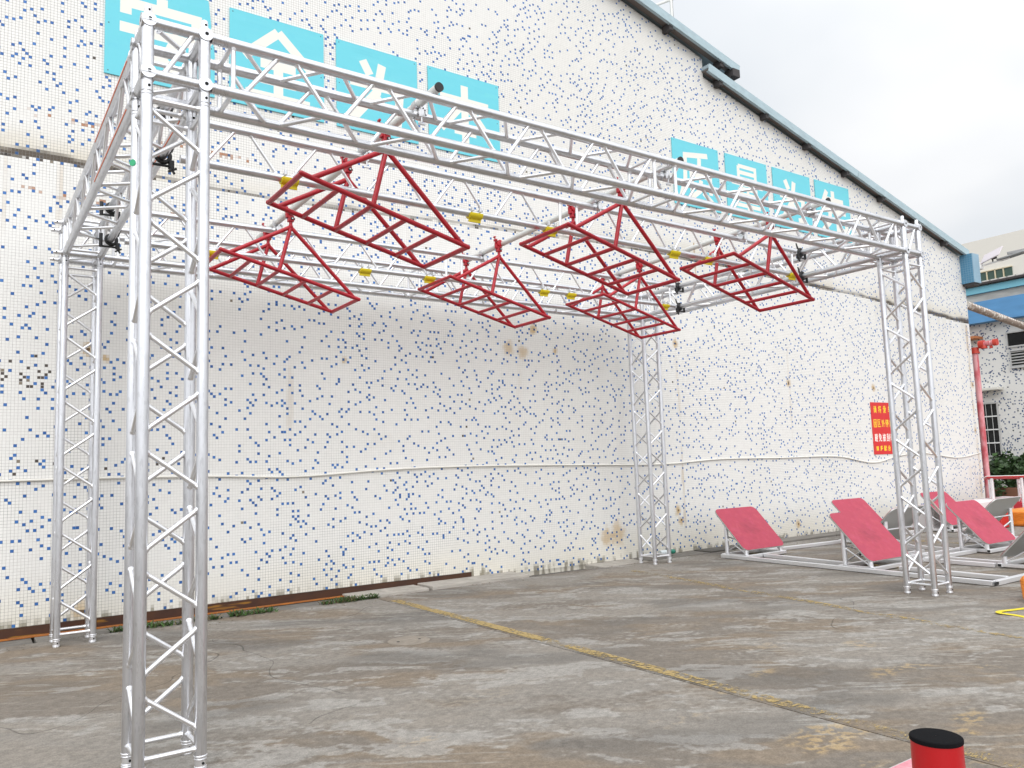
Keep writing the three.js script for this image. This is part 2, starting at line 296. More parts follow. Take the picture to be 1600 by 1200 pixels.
{ // thin conduit clipped across the wall
  const pts = [[-3.2, 1.25], [-0.36, 1.24], [0.5, 1.235], [1.26, 1.22], [2.03, 1.19], [2.98, 1.225], [3.75, 1.235], [5.2, 1.215], [6.62, 1.18], [7.2, 1.18], [8.1, 1.215], [9.5, 1.205], [11.0, 1.19], [11.99, 1.07], [12.8, 1.17], [13.54, 1.2], [14.78, 1.09], [15.3, 1.12], [15.7, 1.17]].map(([x, y]) => V(x, y, ZW + 0.012));
  part(factory, 'conduit', new THREE.TubeGeometry(new THREE.CatmullRomCurve3(pts), 260, 0.0105, 8), std(lin(0.72, 0.7, 0.64), 0.6));
}
{ // tiled box standing out at the corner under the eaves
  part(factory, 'corner_box', [box(15.74, 4.79, ZW + 0.125, 0.26, 0.58, 0.25)], std(lin(0.26, 0.4, 0.5), 0.7));
  const tl = []; for (let j = 0; j < 13; j++) for (let i = 0; i < 5; i++) tl.push(box(15.609, 4.52 + j * 0.045, ZW + 0.03 + i * 0.046, 0.006, 0.04, 0.04));
  part(factory, 'corner_tile', tl, std(lin(0.08, 0.24, 0.38), 0.4), 'stuff');
  part(factory, 'corner_box_foot', box(15.74, 4.475, ZW + 0.12, 0.22, 0.05, 0.2), purlinMat);
}

// ---------------------------------------------------------------- lettered boards
const GLYPH = {
  an: [[[12, 34], [12, 20], [88, 20], [88, 34]], [[50, 5], [50, 20]], [[42, 32], [26, 66], [74, 93]], [[68, 44], [58, 68], [16, 94]], [[6, 50], [94, 50]]],
  quan: [[[50, 6], [8, 46]], [[50, 6], [92, 46]], [[28, 50], [72, 50]], [[28, 70], [72, 70]], [[10, 92], [90, 92]], [[50, 50], [50, 92]]],
  wei: [[[28, 10], [38, 28]], [[10, 42], [82, 42], [78, 86], [64, 88]], [[56, 10], [48, 50], [12, 94]], [[48, 58], [60, 72]]],
  ben: [[[10, 30], [90, 30]], [[50, 6], [50, 94]], [[48, 32], [10, 76]], [[52, 32], [90, 76]], [[32, 74], [68, 74]]],
  zhi: [[[80, 8], [22, 16], [20, 60], [8, 92]], [[22, 34], [94, 34]], [[58, 16], [56, 46]], [[36, 80], [36, 48], [84, 48], [84, 80]], [[60, 56], [56, 76], [30, 94]], [[64, 78], [88, 94]]],
  liang: [[[26, 8], [74, 8], [74, 32], [26, 32], [26, 8]], [[26, 20], [74, 20]], [[6, 42], [94, 42]], [[26, 51], [74, 51], [74, 73], [26, 73], [26, 51]], [[26, 62], [74, 62]], [[50, 51], [50, 93]], [[16, 83], [84, 83]], [[6, 94], [94, 94]]],
  xian: [[[30, 8], [14, 36]], [[22, 26], [86, 26]], [[50, 6], [50, 48]], [[8, 48], [92, 48]], [[38, 48], [34, 74], [10, 94]], [[62, 48], [62, 88], [92, 88], [92, 72]]],
  qing: [[[18, 10], [26, 22]], [[8, 36], [24, 36], [24, 86], [34, 76]], [[40, 18], [92, 18]], [[44, 30], [88, 30]], [[36, 42], [96, 42]], [[66, 8], [66, 42]], [[48, 94], [48, 52], [86, 52], [86, 92], [78, 92]], [[48, 66], [86, 66]], [[48, 78], [86, 78]]],
  jiang: [[[24, 8], [24, 94]], [[8, 24], [16, 42]], [[6, 68], [24, 58]], [[56, 8], [40, 30]], [[50, 16], [84, 16], [48, 46]], [[36, 56], [94, 56]], [[76, 44], [76, 92], [66, 88]], [[50, 66], [56, 78]]],
  ai: [[[80, 8], [20, 14]], [[24, 22], [30, 32]], [[48, 20], [50, 30]], [[76, 18], [68, 32]], [[10, 50], [10, 36], [90, 36], [90, 50]], [[24, 50], [78, 50]], [[46, 50], [14, 92]], [[38, 62], [74, 62], [34, 94]], [[40, 70], [88, 94]]],
  che: [[[20, 22], [84, 22]], [[44, 6], [24, 52], [86, 52]], [[54, 36], [54, 96]], [[8, 72], [94, 72]]],
  yuan: [[[10, 8], [90, 8], [90, 94], [10, 94], [10, 8]], [[32, 26], [68, 26]], [[24, 42], [76, 42]], [[42, 42], [38, 66], [24, 80]], [[58, 42], [58, 74], [78, 74]]],
  qu: [[[90, 10], [12, 10], [12, 92], [92, 92]], [[72, 24], [28, 78]], [[32, 26], [76, 78]]],
  wai: [[[28, 8], [10, 48]], [[24, 24], [48, 24], [36, 64], [10, 94]], [[22, 44], [36, 58]], [[68, 6], [68, 96]], [[70, 40], [92, 58]]],
  ting: [[[24, 6], [6, 42]], [[18, 32], [18, 96]], [[62, 4], [62, 14]], [[34, 16], [94, 16]], [[44, 26], [84, 26], [84, 40], [44, 40], [44, 26]], [[34, 62], [34, 50], [94, 50], [94, 60]], [[42, 66], [86, 66]], [[64, 66], [64, 94], [54, 90]]],
  fang: [[[26, 6], [30, 16]], [[6, 24], [50, 24]], [[24, 24], [20, 60], [6, 94]], [[24, 46], [46, 46], [42, 90], [32, 86]], [[66, 6], [54, 40]], [[60, 26], [94, 26]], [[82, 26], [74, 60], [48, 94]], [[60, 46], [94, 94]]],
  bi: [[[12, 14], [18, 26]], [[8, 42], [20, 42], [18, 78], [8, 88]], [[12, 84], [94, 92]], [[30, 14], [50, 14], [50, 32], [30, 32]], [[32, 14], [26, 76]], [[34, 46], [50, 46], [50, 72], [34, 72], [34, 46]], [[74, 6], [76, 16]], [[58, 20], [94, 20]], [[66, 28], [70, 38]], [[86, 26], [80, 40]], [[56, 44], [96, 44]], [[60, 60], [92, 60]], [[76, 44], [76, 84]]],
  mian: [[[36, 4], [12, 34]], [[32, 16], [64, 16], [54, 32]], [[22, 32], [80, 32], [80, 56], [22, 56], [22, 32]], [[50, 32], [44, 66], [10, 94]], [[58, 56], [58, 88], [92, 88], [92, 74]]],
  bei: [[[20, 6], [26, 18]], [[6, 28], [38, 28], [8, 62]], [[24, 46], [24, 96]], [[40, 46], [30, 56]], [[86, 38], [92, 22], [50, 22], [48, 66], [36, 94]], [[70, 6], [70, 50]], [[52, 50], [88, 50], [50, 94]], [[56, 62], [94, 94]]],
  gua: [[[54, 8], [12, 18]], [[6, 36], [62, 36]], [[34, 14], [34, 56]], [[14, 56], [54, 56], [54, 88], [14, 88], [14, 56]], [[74, 14], [74, 70]], [[92, 6], [92, 92], [80, 88]]],
  peng: [[[6, 14], [40, 14]], [[24, 14], [6, 58]], [[14, 46], [36, 46], [36, 80], [14, 80], [14, 46]], [[54, 6], [60, 18]], [[86, 6], [78, 18]], [[44, 24], [96, 24]], [[60, 24], [60, 88]], [[78, 24], [78, 88]], [[48, 42], [54, 66]], [[92, 42], [86, 66]], [[42, 90], [98, 90]]],
  duo: [[[50, 4], [18, 34]], [[44, 14], [78, 14], [20, 54]], [[36, 26], [52, 38]], [[60, 40], [22, 72]], [[54, 50], [88, 50], [12, 96]], [[44, 64], [60, 74]]],
  pei: [[[6, 12], [50, 12]], [[10, 28], [46, 28], [46, 92], [10, 92], [10, 28]], [[22, 12], [20, 50]], [[34, 12], [36, 48]], [[10, 62], [46, 62]], [[10, 76], [46, 76]], [[58, 14], [92, 14], [92, 46], [60, 46], [60, 88], [94, 88], [94, 72]]],
  he: [[[50, 4], [6, 48]], [[50, 4], [94, 48]], [[30, 46], [70, 46]], [[22, 60], [78, 60], [78, 92], [22, 92], [22, 60]]],
  bang: [[[50, 8], [50, 66]], [[50, 84], [50, 94]]],
};
function drawGlyph(g, key, x, y, w, h, lw) {
  g.lineWidth = lw; g.lineCap = 'butt'; g.lineJoin = 'miter';
  for (const s of GLYPH[key]) { g.beginPath(); s.forEach(([a, b], i) => g[i ? 'lineTo' : 'moveTo'](x + a / 100 * w, y + b / 100 * h)); g.stroke(); }
}
function canvasTex(w, h, draw) {
  const c = document.createElement('canvas'); c.width = w; c.height = h; draw(c.getContext('2d'));
  const t = new THREE.CanvasTexture(c); t.colorSpace = THREE.SRGBColorSpace; t.minFilter = THREE.LinearMipmapLinearFilter; return t;
}
const boards = [[0.32, 'an', 0.95, 'cyan sign board with torn right edge, leftmost of the eight wall boards'], [1.41, 'quan', 0.96, 'cyan sign board second from left, its character topped by a peaked roof shape'], [2.51, 'wei', 0.96, 'cyan sign board third from left, behind the black pipe end on the front beam'], [3.61, 'ben', 0.965, 'cyan sign board with cross shaped character, last of the left four'], [7.54, 'zhi', 0.97, 'cyan sign board first of the right four, beside bare mosaic wall'], [8.67, 'liang', 0.97, 'cyan sign board with stacked box character, second of the right four'], [9.79, 'wei', 0.97, 'cyan sign board third of the right four, character with a slanted dot'], [10.9, 'xian', 0.97, 'cyan sign board rightmost on the wall, nearest the sloping roof edge']];
boards.forEach(([x, gl, w, label], k) => {
  const map = canvasTex(512, 512, (g) => {
    g.fillStyle = '#66c8d6'; g.fillRect(0, 0, 512, 512);
    const r = rng(40 + k);
    for (let i = 0; i < 240; i++) { g.fillStyle = `rgba(${r() < 0.5 ? '255,255,255' : '40,150,170'},${0.02 * r()})`; g.fillRect(r() * 512, r() * 512, 20 + r() * 160, 4 + r() * 30); }
    g.strokeStyle = '#e6e3da'; drawGlyph(g, gl, 38, 40, 436, 436, gl === 'liang' ? 33 : gl === 'zhi' ? 42 : 52);
    if (k === 0) { g.fillStyle = '#e9e6de'; g.beginPath(); g.moveTo(505, 0); g.lineTo(512, 0); g.lineTo(512, 200); g.lineTo(484, 260); g.fill(); }
    g.fillStyle = '#46646a'; for (const [a, b] of [[16, 16], [496, 16], [16, 496], [496, 496], [16, 256], [496, 256]]) g.fillRect(a - 3, b - 3, 6, 6);
  });
  const t = thing('sign_board', label, 'sign', V(x + w / 2, 4.83, ZW + 0.004));
  const s = new THREE.Shape(), c = k === 0 ? 0.06 : 0;
  s.moveTo(0, 0); s.lineTo(w, 0); s.lineTo(w, 0.42); s.lineTo(w - c, 0.96); s.lineTo(0, 0.96); s.closePath();
  const g = new THREE.ExtrudeGeometry(s, { depth: 0.012, bevelEnabled: false }), uv = g.attributes.uv, p = g.attributes.position;
  for (let i = 0; i < uv.count; i++) uv.setXY(i, p.getX(i) / w, p.getY(i) / 0.96);
  part(t, 'board', g.translate(x, 4.83, ZW + 0.004), std(0xffffff, 0.45, 0, { map }));
});
{
  const map = canvasTex(420, 536, (g) => {
    g.fillStyle = '#cf1c1f'; g.fillRect(0, 0, 420, 536);
    const row = (keys, y, h, w, col, gap, x0) => { g.strokeStyle = col; keys.forEach((k, i) => drawGlyph(g, k, x0 + i * (w + gap), y, w, h, 8.5)); };
    row(['qing', 'jiang', 'ai', 'che'], 30, 82, 62, '#f2d21c', 28, 42);
    row(['yuan', 'qu', 'wai', 'ting', 'fang'], 172, 86, 62, '#f2d21c', 12, 28);
    row(['bi', 'mian', 'bei', 'gua', 'peng'], 318, 90, 62, '#f4efe6', 12, 28);
    row(['qing', 'duo', 'pei', 'he', 'bang'], 446, 54, 50, '#f2d21c', 24, 40);
  });
  const t = thing('warning_sign', 'red sign with yellow and white lettering on the mosaic wall behind the right tower', 'sign', V(12.37, 1.2, ZW + 0.003));
  part(t, 'board', box(12.37, 1.645, ZW + 0.006, 0.69, 0.885, 0.006), std(0xffffff, 0.4, 0, { map }));
}

// ================================================================ TRUSS FRAME
const S = 0.24, W = 6.1795, D = 3.3028, H = 2.9901, HT = H + S, RC = 0.025, RB = 0.0112;
const braceGeom = (a, b, r = RB) => {
  const d = b.clone().sub(a).normalize();
  return join([tube(a, b, r, 10), tube(a, a.clone().addScaledVector(d, 0.016), r * 1.42, 10, r * 1.02), tube(b.clone().addScaledVector(d, -0.016), b, r * 1.02, 10, r * 1.42)]);
};
function zigzag(A, B, dir, t0, n, half, startOnB, r, gap = 0.036) { // braces between the parallel chords through A and B
  const out = []; let on = startOnB;
  for (let i = 0; i < n; i++) {
    const p = (on ? B : A).clone().addScaledVector(dir, t0 + i * half + gap), q = (on ? A : B).clone().addScaledVector(dir, t0 + (i + 1) * half - gap);
    const d = q.clone().sub(p).normalize(); out.push(braceGeom(p.addScaledVector(d, RC * 0.8), q.addScaledVector(d, -RC * 0.8), r)); on = !on;
  }
  return out;
}
const frame = thing('truss_frame', 'silver aluminium box truss frame on four towers beside the mosaic wall', 'truss frame', V(W / 2 + 0.12, 0, -D / 2 - 0.12));
function putBraces(parent, list, single) { if (single) for (const g of list) part(parent, 'brace', g, M.aluBrace); else part(parent, 'brace', list, M.aluBrace, 'stuff'); }
const cross = (a, b) => { const d = b.clone().sub(a).normalize(); return braceGeom(a.clone().addScaledVector(d, RC * 0.8), b.clone().addScaledVector(d, -RC * 0.8)); };
function tower(x, z, single) {
  const t = sub(frame, 'truss_tower');
  const c = [V(x, 0, z), V(x + S, 0, z), V(x + S, 0, z - S), V(x, 0, z - S)], y0 = 0.058, y1 = H - 0.1;
  for (const p of c) {
    part(t, 'leg', tube(V(p.x, y0, p.z), V(p.x, y1, p.z), RC, 24), M.alu);
    part(t, 'foot', [tube(V(p.x, 0.0, p.z), V(p.x, y0, p.z), 0.0225, 20), ring(V(p.x, 0.006, p.z), UP, 0.0225, 0.004), ring(V(p.x, 0.014, p.z), UP, 0.0225, 0.0035), ring(V(p.x, y0, p.z), UP, 0.024, 0.0045), ring(V(p.x, y0 - 0.012, p.z), UP, 0.0225, 0.0035)], M.spigot);
    part(t, 'coupler', [tube(V(p.x, y1, p.z), V(p.x, H - 0.03, p.z), 0.0246, 20), ring(V(p.x, y1, p.z), UP, 0.0246, 0.0022, 20), ring(V(p.x, y1 + 0.016, p.z), UP, 0.0246, 0.0026, 20), ring(V(p.x, H - 0.034, p.z), UP, 0.0246, 0.002, 20)], M.alu);
    parts(t, 'pin_hole', [tube(V(p.x + 0.006, 0.03, p.z + 0.0215), V(p.x + 0.006, 0.03, p.z + 0.0255), 0.0055, 10), tube(V(p.x + 0.004, y1 + 0.036, p.z + 0.022), V(p.x + 0.004, y1 + 0.036, p.z + 0.0268), 0.006, 10)], M.hole);
  }
  const list = [], yb = 0.088, yt = H - 0.115;
  for (let i = 0; i < 4; i++) {
    const a = c[i], b = c[(i + 1) % 4], flip = i % 2 === 0 ? (i === 0) : (i === 1);
    list.push(...zigzag(a.clone().setY(0.125), b.clone().setY(0.125), UP, 0, 11, 0.25, true));
    list.push(cross(a.clone().setY(yb), b.clone().setY(yb)), cross(a.clone().setY(yt), b.clone().setY(yt)));
  }
  putBraces(t, list, single); return t;
}
const towers = [tower(0, 0, true), tower(W, 0, true), tower(0, -D, true), tower(W, -D, false)];
function boxBeam(p0, dir, side, len, splits, single, startB) { // p0 is the lower chord corner; side is the other horizontal offset
  const t = sub(frame, 'truss_beam'), off = [V(0, 0, 0), side.clone(), side.clone().setY(S), V(0, S, 0)];
  const edges = splits.length ? [0, ...splits, len] : [0, len];
  for (let k = 0; k < edges.length - 1; k++) {
    const a = edges[k], b = edges[k + 1], e = 0.07;
    for (const o of off) {
      const p = p0.clone().add(o), at = (s) => p.clone().addScaledVector(dir, s);
      part(t, 'chord', [tube(at(a + e), at(b - e), RC, 24)], M.alu);
      part(t, 'coupler', [tube(at(a), at(a + e), 0.0246, 20), ...[a + e, a + e - 0.014, a + 0.012].map((s) => ring(at(s), dir, 0.0247, 0.0022, 20))], M.alu);
      part(t, 'coupler', [tube(at(b - e), at(b), 0.0246, 20), ...[b - e, b - e + 0.014, b - 0.012].map((s) => ring(at(s), dir, 0.0247, 0.0022, 20))], M.alu);
      const q = side.clone().multiplyScalar(-1).normalize().multiplyScalar(0.0247);
      parts(t, 'pin', [tube(at(a + 0.035).add(V(0, 0.03, 0)), at(a + 0.035).add(V(0, -0.03, 0)), 0.0055, 8), tube(at(b - 0.035).add(V(0, 0.03, 0)), at(b - 0.035).add(V(0, -0.03, 0)), 0.0055, 8)], M.steel);
    }
    const odd = 11, t0 = a + 0.105;
    const list = [];
    for (let i = 0; i < 4; i++) {
      const A = p0.clone().add(off[i]), B = p0.clone().add(off[(i + 1) % 4]);
      list.push(...zigzag(A, B, dir, t0, odd, 0.25, [startB, true, !startB, true][i]));
      for (const s of [a + 0.098, b - 0.098]) list.push(cross(A.clone().addScaledVector(dir, s), B.clone().addScaledVector(dir, s)));
    }
    putBraces(t, list, single);
  }
  return t;
}
const GX = 0.031;
boxBeam(V(S + GX, H, 0), V(1, 0, 0), V(0, 0, -S), W - S - 2 * GX, [(W - S - 2 * GX) / 2], true, false);
boxBeam(V(S + GX, H, -D - S), V(1, 0, 0), V(0, 0, S), W - S - 2 * GX, [(W - S - 2 * GX) / 2], false, true);
const leftBeam = boxBeam(V(0, H, -S - GX), V(0, 0, -1), V(S, 0, 0), D - S - 2 * GX, [], true, true);
boxBeam(V(W + S, H, -S - GX), V(0, 0, -1), V(-S, 0, 0), D - S - 2 * GX, [], false, false);
function cornerBlock(x, z, stub, openX, openZ) { // openX, openZ: sides without a beam
  const t = sub(frame, 'corner_block'), xs = [x, x + S], zs = [z, z - S], ys = [H, HT];
  for (const a of xs) for (const b of zs) part(t, 'post', tube(V(a, H - 0.028, b), V(a, HT + 0.02, b), 0.0262, 24), M.alu);
  for (const y of ys) { for (const b of zs) part(t, 'bar', tube(V(x, y, b), V(x + S, y, b), 0.0245, 20), M.alu); for (const a of xs) part(t, 'bar', tube(V(a, y, z), V(a, y, z - S), 0.0245, 20), M.alu); }
  const fz = openZ > 0 ? z : z - S, fx = openX > 0 ? x + S : x;
  const di = [cross(V(x + 0.06, H, fz), V(x + S - 0.045, HT, fz)), cross(V(fx, H, z - 0.05), V(fx, HT, z - S + 0.05)), cross(V(x + 0.04, HT, z - 0.04), V(x + S - 0.04, HT, z - S + 0.04)), cross(V(x + S - 0.04, H, z - 0.04), V(x + 0.04, H, z - S + 0.04))];
  for (const g of di) part(t, 'brace', g, M.aluBrace);
  const holes = [], discs = [], stubs = [];
  for (const y of ys) {
    for (const a of xs) { discs.push(tube(V(a, y, fz - 0.028 * openZ), V(a, y, fz + 0.03 * openZ), 0.0315, 22)); holes.push(tube(V(a + 0.004, y + 0.002, fz + 0.0295 * openZ), V(a + 0.004, y + 0.002, fz + 0.0312 * openZ), 0.0085, 12)); }
    for (const b of zs) { discs.push(tube(V(fx - 0.028 * openX, y, b), V(fx + 0.03 * openX, y, b), 0.0315, 22)); holes.push(tube(V(fx + 0.0295 * openX, y, b), V(fx + 0.0312 * openX, y, b), 0.0085, 12)); }
  }
  if (stub === 'up') for (const a of xs) for (const b of zs) { stubs.push(join([tube(V(a, HT + 0.02, b), V(a, HT + 0.072, b), 0.0175, 16, 0.0145), new THREE.SphereGeometry(0.0145, 14, 6, 0, Math.PI * 2, 0, Math.PI / 2).scale(1, 0.35, 1).translate(a, HT + 0.072, b)])); holes.push(tube(V(a + 0.002, HT + 0.05, b + 0.012), V(a + 0.002, HT + 0.05, b + 0.0172), 0.0058, 10)); }
  if (stub === 'side') for (const y of ys) for (const b of zs) { stubs.push(tube(V(fx + 0.03 * openX, y, b), V(fx + 0.085 * openX, y, b), 0.0175, 16, 0.0145)); holes.push(tube(V(fx + 0.062 * openX, y, b + 0.012), V(fx + 0.062 * openX, y, b + 0.0172), 0.0058, 10)); }
  parts(t, 'node', discs, M.alu); parts(t, 'pin_hole', holes, M.hole); parts(t, 'spigot', stubs, M.spigot);
}
cornerBlock(0, 0, 'up', -1, 1); cornerBlock(W, 0, 'up', 1, 1); cornerBlock(0, -D, 'side', -1, -1); cornerBlock(W, -D, 'up', 1, -1);
for (const [x, y, a] of [[0, HT, 3.5], [0, H, 3.6], [S, H, 3.7]]) // strips of orange tape along the left beam
  part(leftBeam, 'tape_stripe', box(x + Math.cos(a) * 0.0252, y + Math.sin(a) * 0.0252, -0.95, 0.004, 0.007, 1.1), M.tape);
part(towers[0], 'sticker', [tube(V(-0.0185, 2.655, -S + 0.018), V(-0.0192, 2.655, -S + 0.0187), 0.016, 18)], M.green);

// ---------------------------------------------------------------- ladder trusses hung between the side beams
function clampGeom(x, y, z, s) { // black C clamp holding a chord end to the side beam; s is the side of the beam
  const out = [];
  const arc = (cx, cz, r, a0, a1) => { const pts = []; for (let i = 0; i <= 10; i++) { const a = mix(a0, a1, i / 10); pts.push(V(cx + r * Math.cos(a), y + r * Math.sin(a), cz)); } return new THREE.TubeGeometry(new THREE.CatmullRomCurve3(pts), 14, 0.0125, 7); };
  out.push(arc(x, z, 0.036, -0.4, Math.PI + 0.5), arc(x, z, 0.036, Math.PI + 0.4, 2 * Math.PI - 0.3));
  out.push(tube(V(x - 0.05 * s, y - 0.055, z), V(x + 0.075 * s, y - 0.055, z), 0.008, 8), tube(V(x + 0.07 * s, y + 0.04, z), V(x + 0.07 * s, y - 0.062, z), 0.013, 8));
  out.push(box(x - 0.042 * s, y - 0.045, z, 0.03, 0.05, 0.03, 0.006), tube(V(x - 0.04 * s, y + 0.03, z), V(x - 0.062 * s, y + 0.085, z), 0.009, 8, 0.006));
  for (const a of [0, 1.57]) out.push(box(0, 0, 0, 0.05, 0.012, 0.014, 0.003).rotateZ(a + 0.5).translate(x - 0.046 * s, y - 0.078, z + 0.012));
  return out;
}
function ladderTruss(label, za, zb, yb, pads) {
  const xa = S + 0.095, xb = W - 0.095, L = xb - xa, dir = V(L, 0, zb - za).normalize(), at = (x, y) => V(x, y, mix(za, zb, (x - xa) / L)), yt = yb + 0.24;
  const t = thing('ladder_truss', label, 'truss', at((xa + xb) / 2, yb), 'flat ladder trusses across the frame');
  const mid = 3.17;
  for (const y of [yb, yt]) {
    part(t, 'chord', [tube(at(xa, y), at(mid - 0.03, y), 0.0238, 20), ring(at(xa + 0.07, y), dir, 0.0238, 0.002), ring(at(mid - 0.1, y), dir, 0.0238, 0.002)], M.alu);
    part(t, 'chord', [tube(at(mid + 0.03, y), at(xb, y), 0.0238, 20), ring(at(xb - 0.07, y), dir, 0.0238, 0.002), ring(at(mid + 0.1, y), dir, 0.0238, 0.002)], M.alu);
    part(t, 'coupler', [tube(at(mid - 0.03, y), at(mid + 0.03, y), 0.0215, 16), tube(at(mid - 0.06, y).add(V(0, 0.03, 0)), at(mid - 0.06, y).add(V(0, -0.03, 0)), 0.005, 8), tube(at(mid + 0.06, y).add(V(0, 0.03, 0)), at(mid + 0.06, y).add(V(0, -0.03, 0)), 0.005, 8)], M.steel);
  }
  for (const x of [xa + 0.06, mid - 0.085, mid + 0.085, xb - 0.06]) part(t, 'brace', cross(at(x, yb), at(x, yt)), M.aluBrace);
  for (const x0 of [0.43, 3.29]) for (const g of zigzag(at(0, yb), at(0, yt), dir, x0, 10, 0.25, false, 0.0095)) part(t, 'brace', g, M.aluBrace);
  for (const [x, s] of [[S + 0.006, -1], [W - 0.006, 1]]) for (const y of [H, HT]) part(t, 'clamp', clampGeom(x, y, mix(za, zb, (x - xa) / L), s), M.black);
  for (const x of pads) {
    const p = at(x, yb), g = new THREE.CylinderGeometry(0.034, 0.034, 0.13, 16, 1, false, -Math.PI * 0.95, Math.PI * 0.9); // half shell below the tube
    const sh = new THREE.Shape(); sh.absarc(0, 0, 0.036, Math.PI * 1.02, Math.PI * 1.98); sh.absarc(0, 0, 0.0255, Math.PI * 1.98, Math.PI * 1.02, true); sh.closePath();
    const pad = new THREE.ExtrudeGeometry(sh, { depth: 0.1, bevelEnabled: true, bevelSize: 0.002, bevelThickness: 0.002, bevelSegments: 1, curveSegments: 14 }).translate(0, 0, -0.05).rotateY(Math.PI / 2);
    const lip = box(0, -0.046, 0.004, 0.1, 0.026, 0.012, 0.003).rotateX(0.1); // hanging flap of the pad
    const m = part(t, 'rubber_pad', [pad, lip].map((q) => q.translate(p.x, p.y, p.z)), M.yellow);
    for (const d of [-0.032, 0.032]) part(m, 'hose_clamp', [ring(V(p.x + d, p.y, p.z), V(1, 0, 0), 0.031, 0.0035, 18).scale(1, 1, 1), box(p.x + d, p.y + 0.026, p.z + 0.03, 0.016, 0.034, 0.02, 0.004)], M.steel);
  }
  return t;
}
ladderTruss('silver ladder truss across the frame nearer the front, with yellow rubber pads', -0.93, -1.04, H, [0.96, 2.3, 2.98, 4.33, 4.77, 6.0]);
ladderTruss('silver ladder truss across the frame nearer the wall, with yellow rubber pads', -2.76, -2.68, H, [0.96, 2.26, 2.9, 4.22, 4.57, 5.93]);

// ---------------------------------------------------------------- grey pipes across, each with swivel couplers
const YP = 3.291;
function crossPipe(label, xf, xb, zb, zf = -0.06) {
  const a = V(xf, YP, zf), b = V(xb, YP, zb), at = (z) => a.clone().lerp(b, (z - a.z) / (b.z - a.z)), dir = b.clone().sub(a).normalize();
  const t = thing('cross_pipe', label, 'pipe', V(xf, YP, -1.5), 'grey pipes clamped across the trusses');
  part(t, 'tube', tube(a, b, 0.0242, 22), M.pipe);
  part(t, 'end_cap', [tube(a.clone(), a.clone().addScaledVector(dir, -0.012), 0.0262, 20)], M.black);
  part(t, 'end_cap', [tube(b.clone(), b.clone().addScaledVector(dir, 0.006), 0.0245, 20)], M.steel);
  for (const z of [-S, -0.985, -2.72]) {
    const p = at(z + 0.012), q = p.clone().setY(HT);
    part(t, 'swivel_coupler', [tube(p.clone().addScaledVector(dir, -0.026), p.clone().addScaledVector(dir, 0.026), 0.0305, 18), tube(q.clone().add(V(-0.024, 0, 0)), q.clone().add(V(0.024, 0, 0)), 0.0305, 18),
      box(p.x + 0.04, p.y - 0.004, p.z, 0.02, 0.045, 0.03, 0.004), box(q.x, q.y - 0.006, q.z + 0.042, 0.03, 0.05, 0.018, 0.004),
      tube(V(p.x + 0.045, p.y + 0.025, p.z), V(p.x + 0.045, p.y - 0.05, p.z), 0.0055, 8), tube(V(q.x, q.y + 0.03, q.z + 0.045), V(q.x, q.y - 0.06, q.z + 0.045), 0.0055, 8),
      box(q.x, q.y - 0.068, q.z + 0.045, 0.045, 0.016, 0.008, 0.003).rotateX(0), box(p.x + 0.045, p.y - 0.052, p.z, 0.012, 0.012, 0.04, 0.003)], M.steel);
  }
  return t;
}
crossPipe('grey pipe clamped over the trusses, leftmost of three, black cap before third cyan board', 1.465, 1.47, -3.2, 0.015);
crossPipe('grey pipe clamped over the trusses, middle one of the three', 3.43, 3.5, -3.05);
crossPipe('grey pipe clamped over the trusses, rightmost of the three', 5.16, 5.3, -3.0);

// ---------------------------------------------------------------- red hanging ladder frames
const hang = (() => {
  const t = thing('hanging_ladder', 'x', 'climbing ladder', V(0, 0, 0), 'red ladders hung from the pipes');
  const L = 1.139, w = 0.575, h = 0.376, ua = 0.456, r = 0.0158, R = -0.25, rot = (p) => p.applyAxisAngle(V(0, 0, 1), R), at = (u, v) => rot(V(u - ua, -h, -v));
  for (const v of [0, w]) part(t, 'side_rail', [tube(at(-0.004, v), at(L + 0.004, v), r, 14), new THREE.SphereGeometry(r, 12, 8).translate(...at(-0.004, v).toArray()), new THREE.SphereGeometry(r, 12, 8).translate(...at(L + 0.004, v).toArray())], M.red);
  for (let i = 0; i <= 5; i++) part(t, 'rung', tube(at(L * i / 5, 0.004), at(L * i / 5, w - 0.004), r * (i % 5 ? 0.96 : 1.02), 14), M.red);
  for (const v of [0, w]) {
    const ap = V(0, 0, -v);
    for (const u of [0.055 * L, 0.4 * L, 0.965 * L]) part(t, 'hanger_bar', tube(at(u, v), ap.clone(), r, 14), M.red);
    const c = part(t, 'coupler', [new THREE.SphereGeometry(0.02, 14, 10).translate(0, 0.002, -v), tube(V(0, 0, -v), V(0, 0.06, -v), 0.0135, 12), tube(V(0, 0.121, -v - 0.026), V(0, 0.121, -v + 0.026), 0.031, 18), box(0, 0.066, -v, 0.046, 0.05, 0.044, 0.005), box(-0.028, 0.09, -v, 0.02, 0.035, 0.036, 0.004), box(-0.035, 0.15, -v, 0.022, 0.018, 0.04, 0.004), tube(V(-0.036, 0.09, -v), V(-0.042, 0.175, -v), 0.006, 8), box(-0.044, 0.178, -v, 0.014, 0.014, 0.03, 0.003).rotateX(0)], M.red);
    part(c, 'bolt', [tube(V(0.006, 0.064, -v + 0.021), V(0.006, 0.064, -v + 0.0275), 0.012, 14), tube(V(0.022, 0.07, -v), V(0.034, 0.07, -v), 0.008, 10)], M.black);
    part(c, 'nut', [tube(V(0.006, 0.064, -v + 0.027), V(0.006, 0.064, -v + 0.031), 0.0055, 6)], M.steel);
  }
  return t;
})();
const G6 = 'red ladders hung from the pipes';
